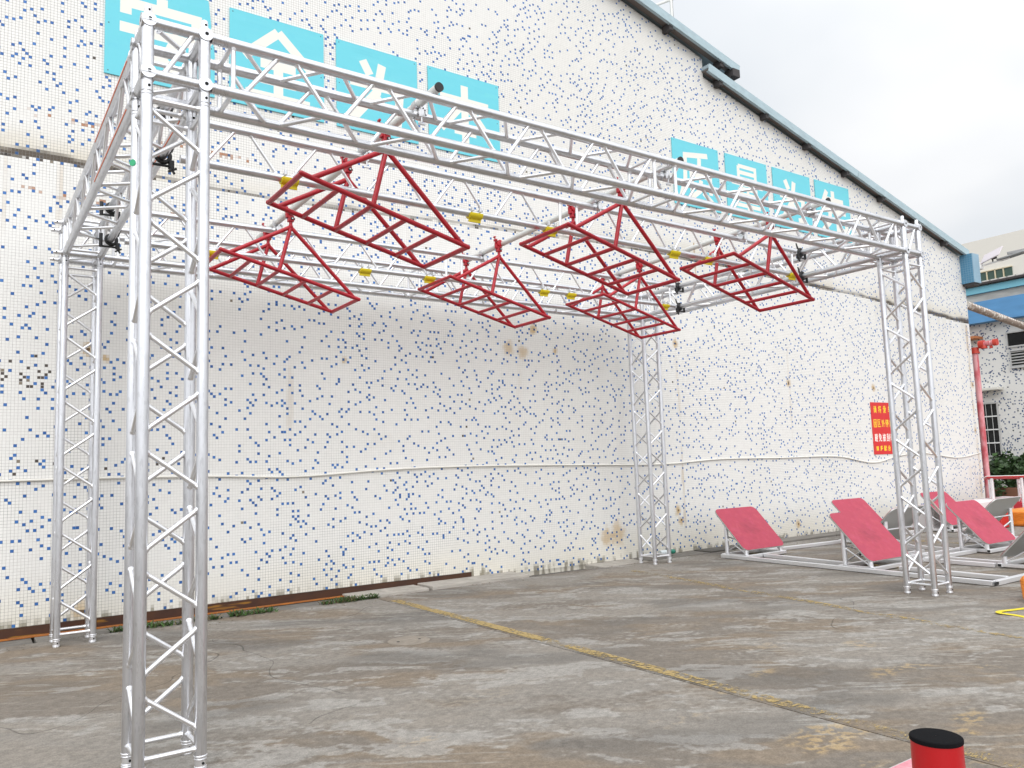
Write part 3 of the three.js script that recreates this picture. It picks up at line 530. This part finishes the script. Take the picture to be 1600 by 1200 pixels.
[['red hanging ladder nearest the camera, under the left pipe at the front', 1.462, -0.636, 0.01],
  ['red hanging ladder under the left pipe at the back, nearest the front left tower', 1.478, -2.4, -0.005],
  ['red hanging ladder under the middle pipe at the front', 3.425, -0.655, 0.01],
  ['red hanging ladder under the middle pipe at the back', 3.45, -2.365, 0.01],
  ['red hanging ladder under the right pipe at the front, furthest right', 5.165, -0.63, 0.03],
  ['red hanging ladder under the right pipe at the back, lowest in view', 5.22, -2.33, 0.03]].forEach(([label, x, z, ry], i) => {
  const o = i ? dup(hang, label, G6) : hang; o.userData.label = label; o.position.set(x, 3.17, z); o.rotation.y = ry;
});

// ================================================================ TILTED STEPS
const panelMap = canvasTex(256, 256, (g) => {
  g.fillStyle = '#a8384d'; g.fillRect(0, 0, 256, 256); const r = rng(5);
  for (let i = 0; i < 500; i++) { g.fillStyle = `rgba(${r() < 0.5 ? '255,160,170' : '120,30,50'},${0.035 * r()})`; g.beginPath(); g.ellipse(r() * 256, r() * 256, 4 + r() * 26, 2 + r() * 9, r() * 3, 0, 7); g.fill(); }
  for (let i = 0; i < 60; i++) { g.fillStyle = `rgba(110,30,45,${0.09 * r()})`; g.beginPath(); g.ellipse(128 + (r() - 0.5) * 90, 130 + (r() - 0.5) * 60, 6 + r() * 24, 3 + r() * 8, 0.5 + r() * 0.6, 0, 7); g.fill(); }
});
const M2 = { panel: std(0xffffff, 0.62, 0, { map: panelMap }), back: std(lin(0.45, 0.45, 0.43), 0.5, 0.6), rail: std(lin(0.8, 0.8, 0.81), 0.42, 0.75), leg: std(lin(0.82, 0.82, 0.84), 0.4, 0.75) };
const step = (() => {
  const t = thing('tilted_step', 'x', 'step', V(0, 0, 0), 'tilted steps on the rail frame');
  const w = 0.78, l = 0.655, ang = Math.atan2(0.475, 0.45), s = new THREE.Shape(), c = 0.075, x = w / 2, y = l / 2;
  s.moveTo(-x + c, -y); s.lineTo(x - c, -y); s.absarc(x - c, -y + c, c, -Math.PI / 2, 0); s.lineTo(x, y - c); s.absarc(x - c, y - c, c, 0, Math.PI / 2); s.lineTo(-x + c, y); s.absarc(-x + c, y - c, c, Math.PI / 2, Math.PI); s.lineTo(-x, -y + c); s.absarc(-x + c, -y + c, c, Math.PI, Math.PI * 1.5);
  const place = (g) => g.rotateX(-Math.PI / 2 + ang).translate(0, 0.3475, -0.065);
  const g = new THREE.ExtrudeGeometry(s, { depth: 0.003, bevelEnabled: false, curveSegments: 8 }), uv = g.attributes.uv, p = g.attributes.position;
  for (let i = 0; i < uv.count; i++) uv.setXY(i, p.getX(i) / w + 0.5, p.getY(i) / l + 0.5);
  part(t, 'panel', place(g), M2.panel);
  part(t, 'backing', place(new THREE.ExtrudeGeometry(s, { depth: 0.014, bevelEnabled: true, bevelSize: 0.002, bevelThickness: 0.001, bevelSegments: 1, curveSegments: 8 }).translate(0, 0, -0.0155)), M2.back);
  const py = (z) => 0.3475 - (z + 0.065) * 1.0556 - 0.022;
  for (const sx of [-0.33, 0.33]) {
    for (const z of [-0.16, 0.13]) part(t, 'leg', tube(V(sx, 0.05, z), V(sx, py(z), z), 0.025, 16), M2.leg);
    part(t, 'strut', braceGeom(V(sx, 0.22, -0.14), V(sx, 0.07, 0.11), 0.009), M2.leg);
    part(t, 'base_rail', beam(V(sx, 0.032, -0.22), V(sx, 0.032, 0.19), 0.045, 0.035), M2.rail);
  }
  part(t, 'strut', braceGeom(V(-0.31, 0.25, -0.16), V(0.31, 0.08, -0.16), 0.009), M2.leg); part(t, 'strut', braceGeom(V(-0.31, 0.08, -0.16), V(0.31, 0.25, -0.16), 0.009), M2.leg);
  part(t, 'strut', braceGeom(V(-0.31, 0.33, -0.16), V(0.31, 0.33, -0.16), 0.009), M2.leg);
  for (const z of [-0.2, 0.165]) { const b = part(t, 'base_rail', beam(V(-0.37, 0.03, z), V(0.37, 0.03, z), 0.045, 0.04), M2.rail); parts(b, 'end_plug', [box(-0.371, 0.03, z, 0.008, 0.026, 0.03), box(0.371, 0.03, z, 0.008, 0.026, 0.03)], M.black); }
  return t;
})();
const GS = 'tilted steps on the rail frame';
[['pink tilted step nearest the mosaic wall, standing alone left of the others', 7.57, -2.95, 0], ['pink tilted step in front, left of the right tower', 7.5, -1.3, 0],
  ['pink tilted step half hidden behind the front step left of the tower', 9.8, -2.79, 0], ['pink tilted step right of the right tower, fully in view', 9.7, -1.16, 0],
  ['pink tilted step partly hidden behind the right tower, furthest back', 11.98, -2.7, 0], ['tilted step seen from behind with grey underside, behind the right tower', 8.58, -1.77, Math.PI],
  ['tilted step seen from behind, grey underside cut by the right picture edge', 8.56, -0.21, Math.PI], ['tilted step seen from behind with grey underside, before the orange mat', 10.7, -1.62, Math.PI]].forEach(([label, x, z, ry], i) => {
  const o = i ? dup(step, label, GS) : step; o.userData.label = label; o.position.set(x, 0, z); o.rotation.y = ry;
});
{
  const t = thing('rail_frame', 'silver aluminium rails lying on the concrete joining the tilted steps', 'rail frame', V(8.8, 0, -1.5));
  const R = (a, b) => { const q = part(t, 'rail', beam(V(a[0], 0.026, a[1]), V(b[0], 0.026, b[1]), 0.05, 0.044), M2.rail); return q; };
  const q = R([7.16, -3.13], [7.0, 0.1]); parts(q, 'end_plug', [box(6.985, 0.027, 0.122, 0.035, 0.026, 0.006), box(7.025, 0.027, 0.122, 0.035, 0.026, 0.006)], M.black);
  R([7.5, -2.75], [7.38, -1.55]); R([7.42, -1.0], [7.36, 0.06]);
  R([7.03, 0.1], [9.0, 0.1]); R([7.97, -3.06], [9.42, -2.96]); R([7.92, -1.45], [9.32, -1.34]); R([7.92, -1.2], [9.3, -1.14]);
  R([8.22, -1.55], [8.2, -0.42]); R([8.5, -1.5], [8.42, -0.42]); R([10.1, -1.35], [12.6, -1.25]); R([10.2, -2.96], [11.6, -2.9]); R([10.3, -1.3], [10.22, 0.1]); R([12.4, -2.9], [13.4, -2.8]); R([9.4, -2.5], [9.3, -1.4]); R([9.0, 0.1], [10.4, 0.12]);
}

// ================================================================ THINGS BY THE RIGHT EDGE
function cushion(cx, cz, w, h, d, seed, y0 = 0) {
  const g = new RoundedBoxGeometry(w, h, d, 12, Math.min(h, d) * 0.22), p = g.attributes.position;
  for (let i = 0; i < p.count; i++) { const x = p.getX(i), y = p.getY(i), z = p.getZ(i), n = fbm(x * 7 + 3 * y, z * 7 + y * 5, seed, 4) - 0.5, m = fbm(x * 16 + y * 9, z * 16 - y * 7, seed + 5, 2) - 0.5, k = clamp((y + h / 2) / (0.3 * h)); const s = 1 + k * (0.12 * n + 0.03 * m); p.setXYZ(i, x * s, y * (1 + 0.16 * n * k), z * s); }
  g.computeVertexNormals(); return g.translate(cx, y0 + h / 2, cz);
}
const wrinkle = dataTexture(512, 512, (u, v) => { const n = 1 - Math.abs(fbm(u * 7, v * 9, 700, 5) - 0.5) * 2.4; return [n, n, n]; }, false, true);
const vinyl = std(lin(0.8, 0.25, 0.03), 0.38, 0, { bumpMap: wrinkle, bumpScale: 0.006 });
{ const t = thing('orange_bag', 'crumpled orange vinyl bag at right edge beside the yellow strap', 'bag', V(6.78, 0, 0.78)); part(t, 'bag_body', cushion(6.78, 0.78, 0.9, 0.21, 0.36, 710), vinyl); part(t, 'seam', new THREE.TubeGeometry(new THREE.CatmullRomCurve3([V(6.345, 0.03, 0.66), V(6.335, 0.1, 0.69), V(6.355, 0.18, 0.67)]), 12, 0.006, 6), vinyl); }
{ const t = thing('orange_mat', 'thick orange vinyl mat lying behind the tilted steps', 'mat', V(13.9, 0, -2.0)); part(t, 'mat_body', cushion(14.0, -2.05, 1.9, 0.26, 0.75, 720), vinyl); }
{ const t = thing('red_mat', 'thin red mat lying under the raised platforms', 'mat', V(15.2, 0, -2.9)); part(t, 'mat_body', box(15.4, 0.16, -2.75, 1.6, 0.26, 1.3, 0.03), std(lin(0.55, 0.03, 0.05), 0.5)); }
{ const t = thing('white_block', 'long low white foam block against the wall behind steps', 'foam block', V(13.6, 0, -3.2)); part(t, 'block_body', box(13.5, 0.18, -3.15, 3.2, 0.36, 0.4, 0.03), std(lin(0.72, 0.68, 0.68), 0.7)); }
{ const t = thing('red_block', 'small red foam block under a grey step beside the orange mat', 'foam block', V(12.75, 0, -2.35)); part(t, 'block_body', box(12.72, 0.14, -2.4, 0.3, 0.27, 0.26, 0.015), std(lin(0.5, 0.02, 0.02), 0.5)); }
{
  const t = thing('yellow_strap', 'flat yellow webbing strap folded on the concrete before the orange bag', 'strap', V(5.9, 0, 0.74));
  const path = [V(6.6, 0.006, 0.92), V(6.2, 0.006, 0.77), V(5.95, 0.007, 0.7), V(5.8, 0.012, 0.675), V(5.735, 0.014, 0.7), V(5.745, 0.01, 0.745), V(5.76, 0.006, 0.8), V(5.73, 0.005, 0.885)];
  const c = new THREE.CatmullRomCurve3(path), n = 60, pos = [], idx = [];
  for (let i = 0; i <= n; i++) { const p = c.getPoint(i / n), d = c.getTangent(i / n), s = V(-d.z, 0, d.x).normalize().multiplyScalar(0.019); for (const k of [-1, 1]) pos.push(p.x + s.x * k, p.y, p.z + s.z * k, p.x + s.x * k, p.y - 0.003, p.z + s.z * k); if (i < n) { const a = i * 4; idx.push(a, a + 2, a + 4, a + 2, a + 6, a + 4, a, a + 4, a + 1, a + 1, a + 4, a + 5, a + 2, a + 3, a + 6, a + 3, a + 7, a + 6); } }
  const g = new THREE.BufferGeometry(); g.setAttribute('position', new THREE.Float32BufferAttribute(pos, 3)); g.setIndex(idx); g.computeVertexNormals();
  part(t, 'webbing', g, std(lin(0.72, 0.58, 0.02), 0.7, 0, { side: THREE.DoubleSide }));
}
{
  const t = thing('padded_post', 'short red post with black padded cap on a pink base board', 'post', V(1.89, 0, 2.24));
  part(t, 'base_board', box(2.02, 0.012, 2.29, 1.0, 0.024, 0.96, 0.008), std(lin(0.5, 0.46, 0.46), 0.7));
  part(t, 'carpet', box(2.0, 0.028, 2.29, 0.9, 0.008, 0.92, 0.003), std(0xffffff, 0.95, 0, { map: dataTexture(256, 256, (u, v) => { const n = fbm(u * 60, v * 60, 730, 3), b = 0.5 * smooth(0.45, 0.7, fbm(u * 16, v * 16, 731, 4)); return [0.5 + 0.2 * n, mix(0.2, 0.5, b) + 0.08 * n, mix(0.24, 0.5, b) + 0.08 * n]; }, true) }));
  part(t, 'tube', tube(V(1.89, 0.03, 2.24), V(1.89, 0.324, 2.24), 0.0755, 48, 0.0735), std(lin(0.38, 0.004, 0.007), 0.35));
  part(t, 'cap', [new THREE.LatheGeometry([[0.001, 0.339], [0.07, 0.339], [0.0745, 0.337], [0.0758, 0.335], [0.0758, 0.325], [0.0735, 0.3235], [0.001, 0.3235]].map(([a, b]) => new THREE.Vector2(a, b)).reverse(), 56).translate(1.89, 0, 2.24)], new THREE.MeshPhysicalMaterial({ color: lin(0.006, 0.006, 0.007), roughness: 1, specularIntensity: 0.25 }));
}
function platform(label, x, z, y, ry) {
  const t = thing('platform', label, 'platform', V(x, 0, z), 'raised red platforms'); const P = (a, b, c) => V(a, b, c).applyAxisAngle(UP, ry).add(V(x, 0, z));
  const slabG = new RoundedBoxGeometry(0.62, 0.025, 0.6, 1, 0.008).rotateZ(-0.08).rotateY(ry).translate(x, y, z); part(t, 'deck', slabG, std(lin(0.55, 0.02, 0.03), 0.5));
  part(t, 'deck_edge', new RoundedBoxGeometry(0.64, 0.012, 0.62, 1, 0.004).rotateZ(-0.08).rotateY(ry).translate(x, y + 0.014, z), M.white);
  for (const [a, b] of [[-0.24, -0.22], [0.24, -0.22], [-0.24, 0.22], [0.24, 0.22]]) part(t, 'leg', tube(P(a, 0.02, b), P(a, y - 0.02 - a * 0.08, b), 0.025, 14), M2.leg);
  const wr = std(lin(0.7, 0.2, 0.2), 0.5);
  for (const s of [-0.22, 0.22]) { part(t, 'strut', tube(P(-0.24, y * 0.35, s), P(0.24, y * 0.75, s), 0.01, 8), M2.leg); part(t, 'strut', tube(P(-0.24, y * 0.75, s), P(0.24, y * 0.35, s), 0.01, 8), wr); part(t, 'strut', tube(P(-0.24, y - 0.12, s), P(0.24, y - 0.12, s), 0.01, 8), M2.leg); }
}
platform('raised red platform on white legs at the factory corner', 14.5, -3.0, 0.72, 0.5);
platform('raised red platform on white legs cut by the right edge', 15.4, -2.65, 0.62, 0.5);

// ---------------------------------------------------------------- fire pipe, lamp, cables, poles
{
  const rp = std(0xffffff, 0.5, 0, { map: dataTexture(64, 512, (u, v) => { const n = fbm(u * 3, v * 14, 740, 4), k = smooth(0.2, 0.7, n); return [mix(0.5, 0.68, k), mix(0.06, 0.34, k), mix(0.08, 0.36, k)]; }, true) }), rd = std(lin(0.5, 0.045, 0.025), 0.45);
  const t = thing('fire_pipe', 'faded red standpipe with elbow at the corner of the factory', 'pipe', V(16.02, 0, -3.99));
  part(t, 'tube', tube(V(16.02, 0, -3.99), V(16.02, 3.2, -3.99), 0.055, 18), rp);
  part(t, 'elbow', [tube(V(16.02, 3.16, -3.99), V(16.02, 3.26, -3.99), 0.074, 16), new THREE.TorusGeometry(0.09, 0.062, 10, 12, Math.PI / 2).rotateY(-Math.PI / 2).translate(16.02, 3.22, -3.9), tube(V(16.02, 3.31, -3.9), V(16.02, 3.31, -3.8), 0.078, 16), tube(V(16.02, 3.14, -3.99), V(16.02, 3.17, -3.99), 0.085, 16)], rd);
  part(t, 'outlet', tube(V(16.02, 3.31, -3.85), V(16.02, 3.315, -3.62), 0.052, 16), rp);
  part(t, 'cap', [tube(V(16.02, 3.315, -3.63), V(16.02, 3.315, -3.56), 0.068, 14), tube(V(16.02, 3.26, -3.68), V(16.02, 3.21, -3.68), 0.03, 10)], rd);
}
{
  const t = thing('street_lamp', 'solar street lamp on an arm at the tiled corner box', 'street lamp', V(16.02, 4.85, -3.6));
  part(t, 'bracket', [box(15.95, 4.86, -3.74, 0.16, 0.13, 0.12, 0.01)], M.white);
  part(t, 'arm', tube(V(15.98, 4.86, -3.72), V(16.05, 4.925, -3.2), 0.016, 10), M.white);
  part(t, 'lamp_head', [box(0, 0, 0, 0.17, 0.035, 0.5, 0.012).rotateX(-0.12).translate(16.05, 4.95, -3.16)], std(lin(0.3, 0.31, 0.31), 0.5, 0.4));
  part(t, 'lens', [box(0, 0, 0, 0.13, 0.006, 0.4).rotateX(-0.12).translate(16.05, 4.93, -3.16)], std(lin(0.12, 0.13, 0.13), 0.2));
  part(t, 'solar_panel', [box(0, 0, 0, 0.3, 0.02, 0.4, 0.004).rotateX(-0.3).rotateZ(0.75).translate(16.0, 5.04, -3.5)], std(lin(0.55, 0.5, 0.52), 0.4, 0.1));
  part(t, 'panel_stand', [tube(V(16.03, 4.9, -3.5), V(16.04, 5.04, -3.5), 0.014, 8), box(16.04, 4.99, -3.48, 0.06, 0.06, 0.1, 0.01)], M.black);
}
{ const t = thing('overhead_pipe', 'long grey pipe above the solar street lamp', 'pipe', V(16.5, 5.05, -3.2)); part(t, 'tube', [beam(V(16.2, 5.05, -3.3), V(16.9, 5.2, -1.6), 0.05, 0.05)], std(lin(0.3, 0.3, 0.3), 0.6, 0.3)); }
{
  const a = V(15.8, 4.12, -3.98), b = V(21.0, 4.19, -4.98), dir = b.clone().sub(a).normalize();
  const t = thing('cable_bundle', 'wrapped white cable bundle strung from factory corner to the next building', 'cable bundle', a);
  part(t, 'sleeve', tube(a, b, 0.075, 12), std(0xffffff, 0.9, 0, { map: dataTexture(64, 512, (u, v) => { const n = fbm(u * 6, v * 30, 750, 4), k = smooth(0.35, 0.6, n - 0.25 * Math.sin(u * 6.28)); return [mix(0.32, 0.72, k), mix(0.25, 0.68, k), mix(0.2, 0.62, k)]; }, true) }));
  for (let i = 1; i < 26; i++) part(t, 'band', ring(a.clone().lerp(b, i / 26), dir, 0.076, 0.006, 14), std(lin(0.4, 0.3, 0.24), 0.8));
}
{ const t = thing('antenna_pole', 'upright thin pole rising above the upper roof', 'antenna', V(7.8, 7.3, -4.1)); part(t, 'pole', tube(V(7.9, 7.3, -4.1), V(7.9, 9.2, -4.1), 0.022, 8), M.pipe); part(t, 'cable', tube(V(7.93, 7.3, -4.1), V(7.92, 9.2, -4.1), 0.008, 6), M.black); }
{ const t = thing('roof_stay', 'slanted thin pole pair by the roof edge at the top', 'antenna', V(7.3, 7.6, -4.1)); part(t, 'pole', tube(V(7.16, 7.62, -4.0), V(8.2, 8.3, -4.3), 0.02, 8), M.pipe); part(t, 'pole', tube(V(7.18, 7.62, -4.0), V(7.5, 8.4, -4.1), 0.018, 8), std(lin(0.12, 0.12, 0.12), 0.6)); }

// ================================================================ BUILDINGS BEYOND
{
  const t = thing('workshop_building', 'white mosaic workshop with blue bands and dark windows beyond the factory corner', 'building', V(23, 0, -5)), X = 21;
  part(t, 'wall', box(X + 3, 2.75, -6, 6, 5.5, 16), std(lin(0.72, 0.71, 0.68), 0.7));
  const r = rng(88), q = []; for (let i = 0; i < 4600; i++) { const z = -11 + r() * 8.5, y = 0.3 + r() * 4.15; q.push(new THREE.PlaneGeometry(0.03, 0.03).rotateY(-Math.PI / 2).translate(X - 0.003, Math.round(y / 0.0254) * 0.0254, Math.round(z / 0.0254) * 0.0254)); }
  part(t, 'mosaic_tile', q, std(lin(0.07, 0.11, 0.22), 0.5), 'stuff');
  part(t, 'blue_band', box(X - 0.15, 4.73, -6, 0.3, 0.54, 16), std(0xffffff, 0.8, 0, { map: dataTexture(512, 64, (u, v) => { const n = 0.85 + 0.3 * fbm(u * 40, v * 5, 760, 4); return [0.1 * n, 0.27 * n, 0.5 * n]; }, true) }));
  part(t, 'ledge', box(X - 0.08, 5.12, -6, 0.16, 0.2, 16), std(0xffffff, 0.9, 0, { map: dataTexture(512, 32, (u, v) => { const n = 0.6 + 0.6 * fbm(u * 60, v * 3, 765, 4); return [0.5 * n, 0.48 * n, 0.44 * n]; }, true) }));
  part(t, 'gutter', box(X - 0.125, 5.31, -6, 0.25, 0.17, 16), std(lin(0.2, 0.5, 0.62), 0.6));
  const ribs = []; for (let z = -13.8; z < 2; z += 0.2) ribs.push(tube(V(X - 0.32, 5.48, z), V(X + 4.5, 6.42, z), 0.03, 6));
  part(t, 'roof', [...ribs, beam(V(X - 0.32, 5.46, -6), V(X + 4.5, 6.4, -6), 16, 0.04)], std(lin(0.34, 0.33, 0.31), 0.6, 0.2));
  part(t, 'roof_edge', box(X - 0.34, 5.44, -6, 0.05, 0.05, 16), std(lin(0.05, 0.04, 0.04), 0.8));
  const fr = std(lin(0.55, 0.55, 0.54), 0.5, 0.3), dark = std(lin(0.012, 0.013, 0.014), 0.15);
  const win = (y0, y1, z0, z1, bars, slats) => {
    const w = part(t, 'window', box(X - 0.004, (y0 + y1) / 2, (z0 + z1) / 2, 0.02, y1 - y0, z1 - z0), dark);
    const f = []; const yc = (y0 + y1) / 2, zc = (z0 + z1) / 2; for (const y of [y0, y1]) f.push(box(X - 0.03, y, zc, 0.06, 0.035, z1 - z0 + 0.035)); for (const z of [z0, z1]) f.push(box(X - 0.03, yc, z, 0.056, y1 - y0, 0.03));
    part(w, 'frame', f, fr);
    for (let i = 1; i < bars; i++) part(w, 'bar', box(X - 0.045, mix(y0, y1, i / bars), zc, 0.02, 0.03, z1 - z0), M.white);
    for (let i = 1; i < 4 && bars; i++) part(w, 'bar', box(X - 0.04, yc, mix(z0, z1, i / 4), 0.012, y1 - y0, 0.012), fr);
    for (let i = 0; i < slats; i++) part(w, 'slat', box(0, 0, 0, 0.05, 0.012, z1 - z0).rotateZ(0.6).translate(X - 0.03, mix(y0, y1, (i + 0.5) / slats), zc), fr);
  };
  win(1.05, 2.4, -6.4, -5.84, 4, 0); win(3.77, 4.13, -5.46, -4.4, 0, 0); win(3.24, 3.67, -5.42, -4.4, 0, 6);
  part(t, 'canopy', box(X - 0.15, 2.75, -6.1, 0.3, 0.07, 0.85, 0.01), std(lin(0.68, 0.66, 0.6), 0.8));
  part(t, 'bracket', box(X - 0.2, 3.8 + 0.3, -6.22, 0.4, 0.06, 0.36), std(lin(0.45, 0.16, 0.06), 0.8));
}
{
  const t = thing('far_building', 'pale plain building furthest away above the workshop roof', 'building', V(50, 0, -15));
  part(t, 'wall', box(52, 6.35, -14, 14, 12.7, 40), std(lin(0.68, 0.65, 0.59), 0.9));
  const fr = std(lin(0.6, 0.52, 0.36), 0.7), gl = std(lin(0.03, 0.07, 0.05), 0.1);
  for (let i = 0; i < 4; i++) { const z = -16.25 + i * 0.42 - 0.16, w = part(t, 'window', box(44.98, 10.62, z, 0.05, 0.5, 0.4), gl); part(w, 'frame', [box(44.94, 10.36, z, 0.1, 0.05, 0.44), box(44.94, 10.88, z, 0.1, 0.05, 0.44), box(44.94, 10.62, z - 0.21, 0.1, 0.5, 0.05)], fr); }
}
{ // bush in a planter before the workshop
  const t = thing('bush', 'dark green leafy bush in front of the workshop wall', 'bush', V(20.2, 0, -4.85)), r = rng(31), geo = [], col = [];
  const base = new THREE.PlaneGeometry(0.1, 0.06, 2, 1), pp = base.attributes.position; for (let i = 0; i < pp.count; i++) pp.setZ(i, -Math.abs(pp.getX(i)) * 0.25);
  for (let i = 0; i < 3000; i++) {
    const c = i % 26, cr = rng(900 + c), cx = (cr() - 0.5) * 0.6, cy = 0.22 + cr() * 0.75, cz = (cr() - 0.5) * 1.7, s = 0.09 + 0.12 * cr();
    const a = r() * 6.28, b = Math.acos(2 * r() - 1), q = s * Math.cbrt(r()) * 1.35;
    const g = base.clone().scale(0.7 + r() * 0.6, 0.7 + r() * 0.6, 1).rotateX((r() - 0.5) * 2.4).rotateY(r() * 6.28).rotateZ((r() - 0.5) * 1.2).translate(20.2 + cx + q * Math.sin(b) * Math.cos(a), cy + q * Math.cos(b) * 0.9, -4.85 + cz + q * Math.sin(b) * Math.sin(a));
    const k = 0.4 + 1.3 * r() * r(), n = g.attributes.position.count, ca = new Float32Array(n * 3); for (let j = 0; j < n; j++) { ca[j * 3] = 0.055 * k; ca[j * 3 + 1] = 0.11 * k; ca[j * 3 + 2] = 0.034 * k; } g.setAttribute('color', new THREE.BufferAttribute(ca, 3)); geo.push(g);
  }
  part(t, 'leaves', geo, std(0xffffff, 0.6, 0, { vertexColors: true, side: THREE.DoubleSide }), 'stuff');
  for (let i = 0; i < 9; i++) { const a = V(20.2 + (r() - 0.5) * 0.3, 0.2, -4.85 + (r() - 0.5) * 1.2); part(t, 'stem', tube(a, a.clone().add(V((r() - 0.5) * 0.4, 0.4 + r() * 0.45, (r() - 0.5) * 0.5)), 0.012, 6, 0.005), std(lin(0.07, 0.05, 0.03), 0.9)); }
  const p = thing('planter', 'long terracotta planter under the bush', 'planter', V(20.2, 0, -4.85)); part(p, 'trough', [box(20.2, 0.15, -4.85, 0.5, 0.3, 2.1, 0.02)], std(lin(0.22, 0.1, 0.06), 0.9));
}
// ---------------------------------------------------------------- weeds and grit along the wall
{
  const r = rng(404), geo = [];
  const leaf = () => { const g = new THREE.PlaneGeometry(0.012 + 0.012 * r(), 0.03 + 0.05 * r(), 1, 2), p = g.attributes.position; g.translate(0, 0.03, 0); for (let i = 0; i < p.count; i++) { const y = p.getY(i); p.setX(i, p.getX(i) * (1 - clamp(y * 9) * 0.75)); p.setZ(i, y * y * 9); } return g; };
  const clumps = []; for (let i = 0; i < 120; i++) { const x = -2.6 + r() * 5.3, d = fbm(x * 1.6, 3, 770, 3); if (d > 0.52 || x > 2.55) clumps.push([x, -3.605 + (r() - 0.5) * 0.07, 0.4 + 1.1 * (d - 0.3) + (x < 0 ? 0.25 : 0)]); }
  for (let i = 0; i < 26; i++) clumps.push([2.3 + r() * 0.4, -3.55 - r() * 0.12, 0.7]);
  for (const [x, z, s] of clumps) for (let k = 0; k < 16; k++) { const g = leaf().scale(s, s, s).rotateX(r() * 0.9).rotateY(r() * 6.28).translate(x + (r() - 0.5) * 0.09, 0.0, z + (r() - 0.5) * 0.05), c = 0.5 + r(), n = g.attributes.position.count, ca = new Float32Array(n * 3), dry = r() < 0.3; for (let j = 0; j < n; j++) { ca[j * 3] = (dry ? 0.14 : 0.06) * c; ca[j * 3 + 1] = (dry ? 0.11 : 0.12) * c; ca[j * 3 + 2] = (dry ? 0.05 : 0.03) * c; } g.setAttribute('color', new THREE.BufferAttribute(ca, 3)); geo.push(g); }
  const m = new THREE.Mesh(mergeGeometries(geo), std(0xffffff, 0.75, 0, { vertexColors: true, side: THREE.DoubleSide })); m.name = 'weeds'; m.userData = { kind: 'stuff', label: 'small green weeds growing in the gap along the wall', category: 'weeds' }; scene.add(m);
  const st = []; for (let i = 0; i < 420; i++) { const x = -2.8 + r() * 18, s = 0.003 + 0.008 * r() * r(); st.push(new THREE.IcosahedronGeometry(s, 0).scale(1, 0.6, 1.2).rotateY(r() * 6).translate(x, s * 0.3, -3.58 + (r() * r()) * 0.3)); }
  const q = new THREE.Mesh(mergeGeometries(st), std(lin(0.2, 0.17, 0.13), 0.95)); q.name = 'grit'; q.userData = { kind: 'stuff', label: 'loose grit and crumbs along the foot of the wall', category: 'grit' }; scene.add(q);
}
{ const t = thing('bottle', 'small green plastic bottle lying behind the far right tower foot', 'bottle', V(6.75, 0.02, -3.72)); part(t, 'bottle_body', [tube(V(6.8, 0.06, -3.73), V(6.94, 0.06, -3.73), 0.03, 14), tube(V(6.94, 0.06, -3.73), V(6.97, 0.06, -3.73), 0.03, 14, 0.012)], std(lin(0.03, 0.2, 0.14), 0.2)); part(t, 'label_band', tube(V(6.69, 0.06, -3.73), V(6.8, 0.06, -3.73), 0.031, 14), std(lin(0.6, 0.65, 0.66), 0.4)); }
{ const t = thing('manhole_lid', 'small round concrete lid with two lifting holes in the yard', 'manhole lid', V(2.02, 0, -1.61)); part(t, 'lid', new THREE.CylinderGeometry(0.15, 0.15, 0.006, 40).translate(2.05, 0.001, -1.62), std(0xffffff, 0.95, 0, { map: dataTexture(128, 128, (u, v) => { const n = (0.75 + 0.5 * fbm(u * 9, v * 9, 780, 4)); return [0.25 * n, 0.215 * n, 0.175 * n]; }, true) })); parts(t, 'lifting_hole', [tube(V(1.97, 0.0035, -1.63), V(1.97, 0.0055, -1.63), 0.012, 10), tube(V(2.13, 0.0035, -1.61), V(2.13, 0.0055, -1.61), 0.01, 10)], M.hole); }

scene.traverse((o) => { if (o.isMesh) { o.castShadow = true; o.receiveShadow = true; } });
renderer.render(scene, camera);
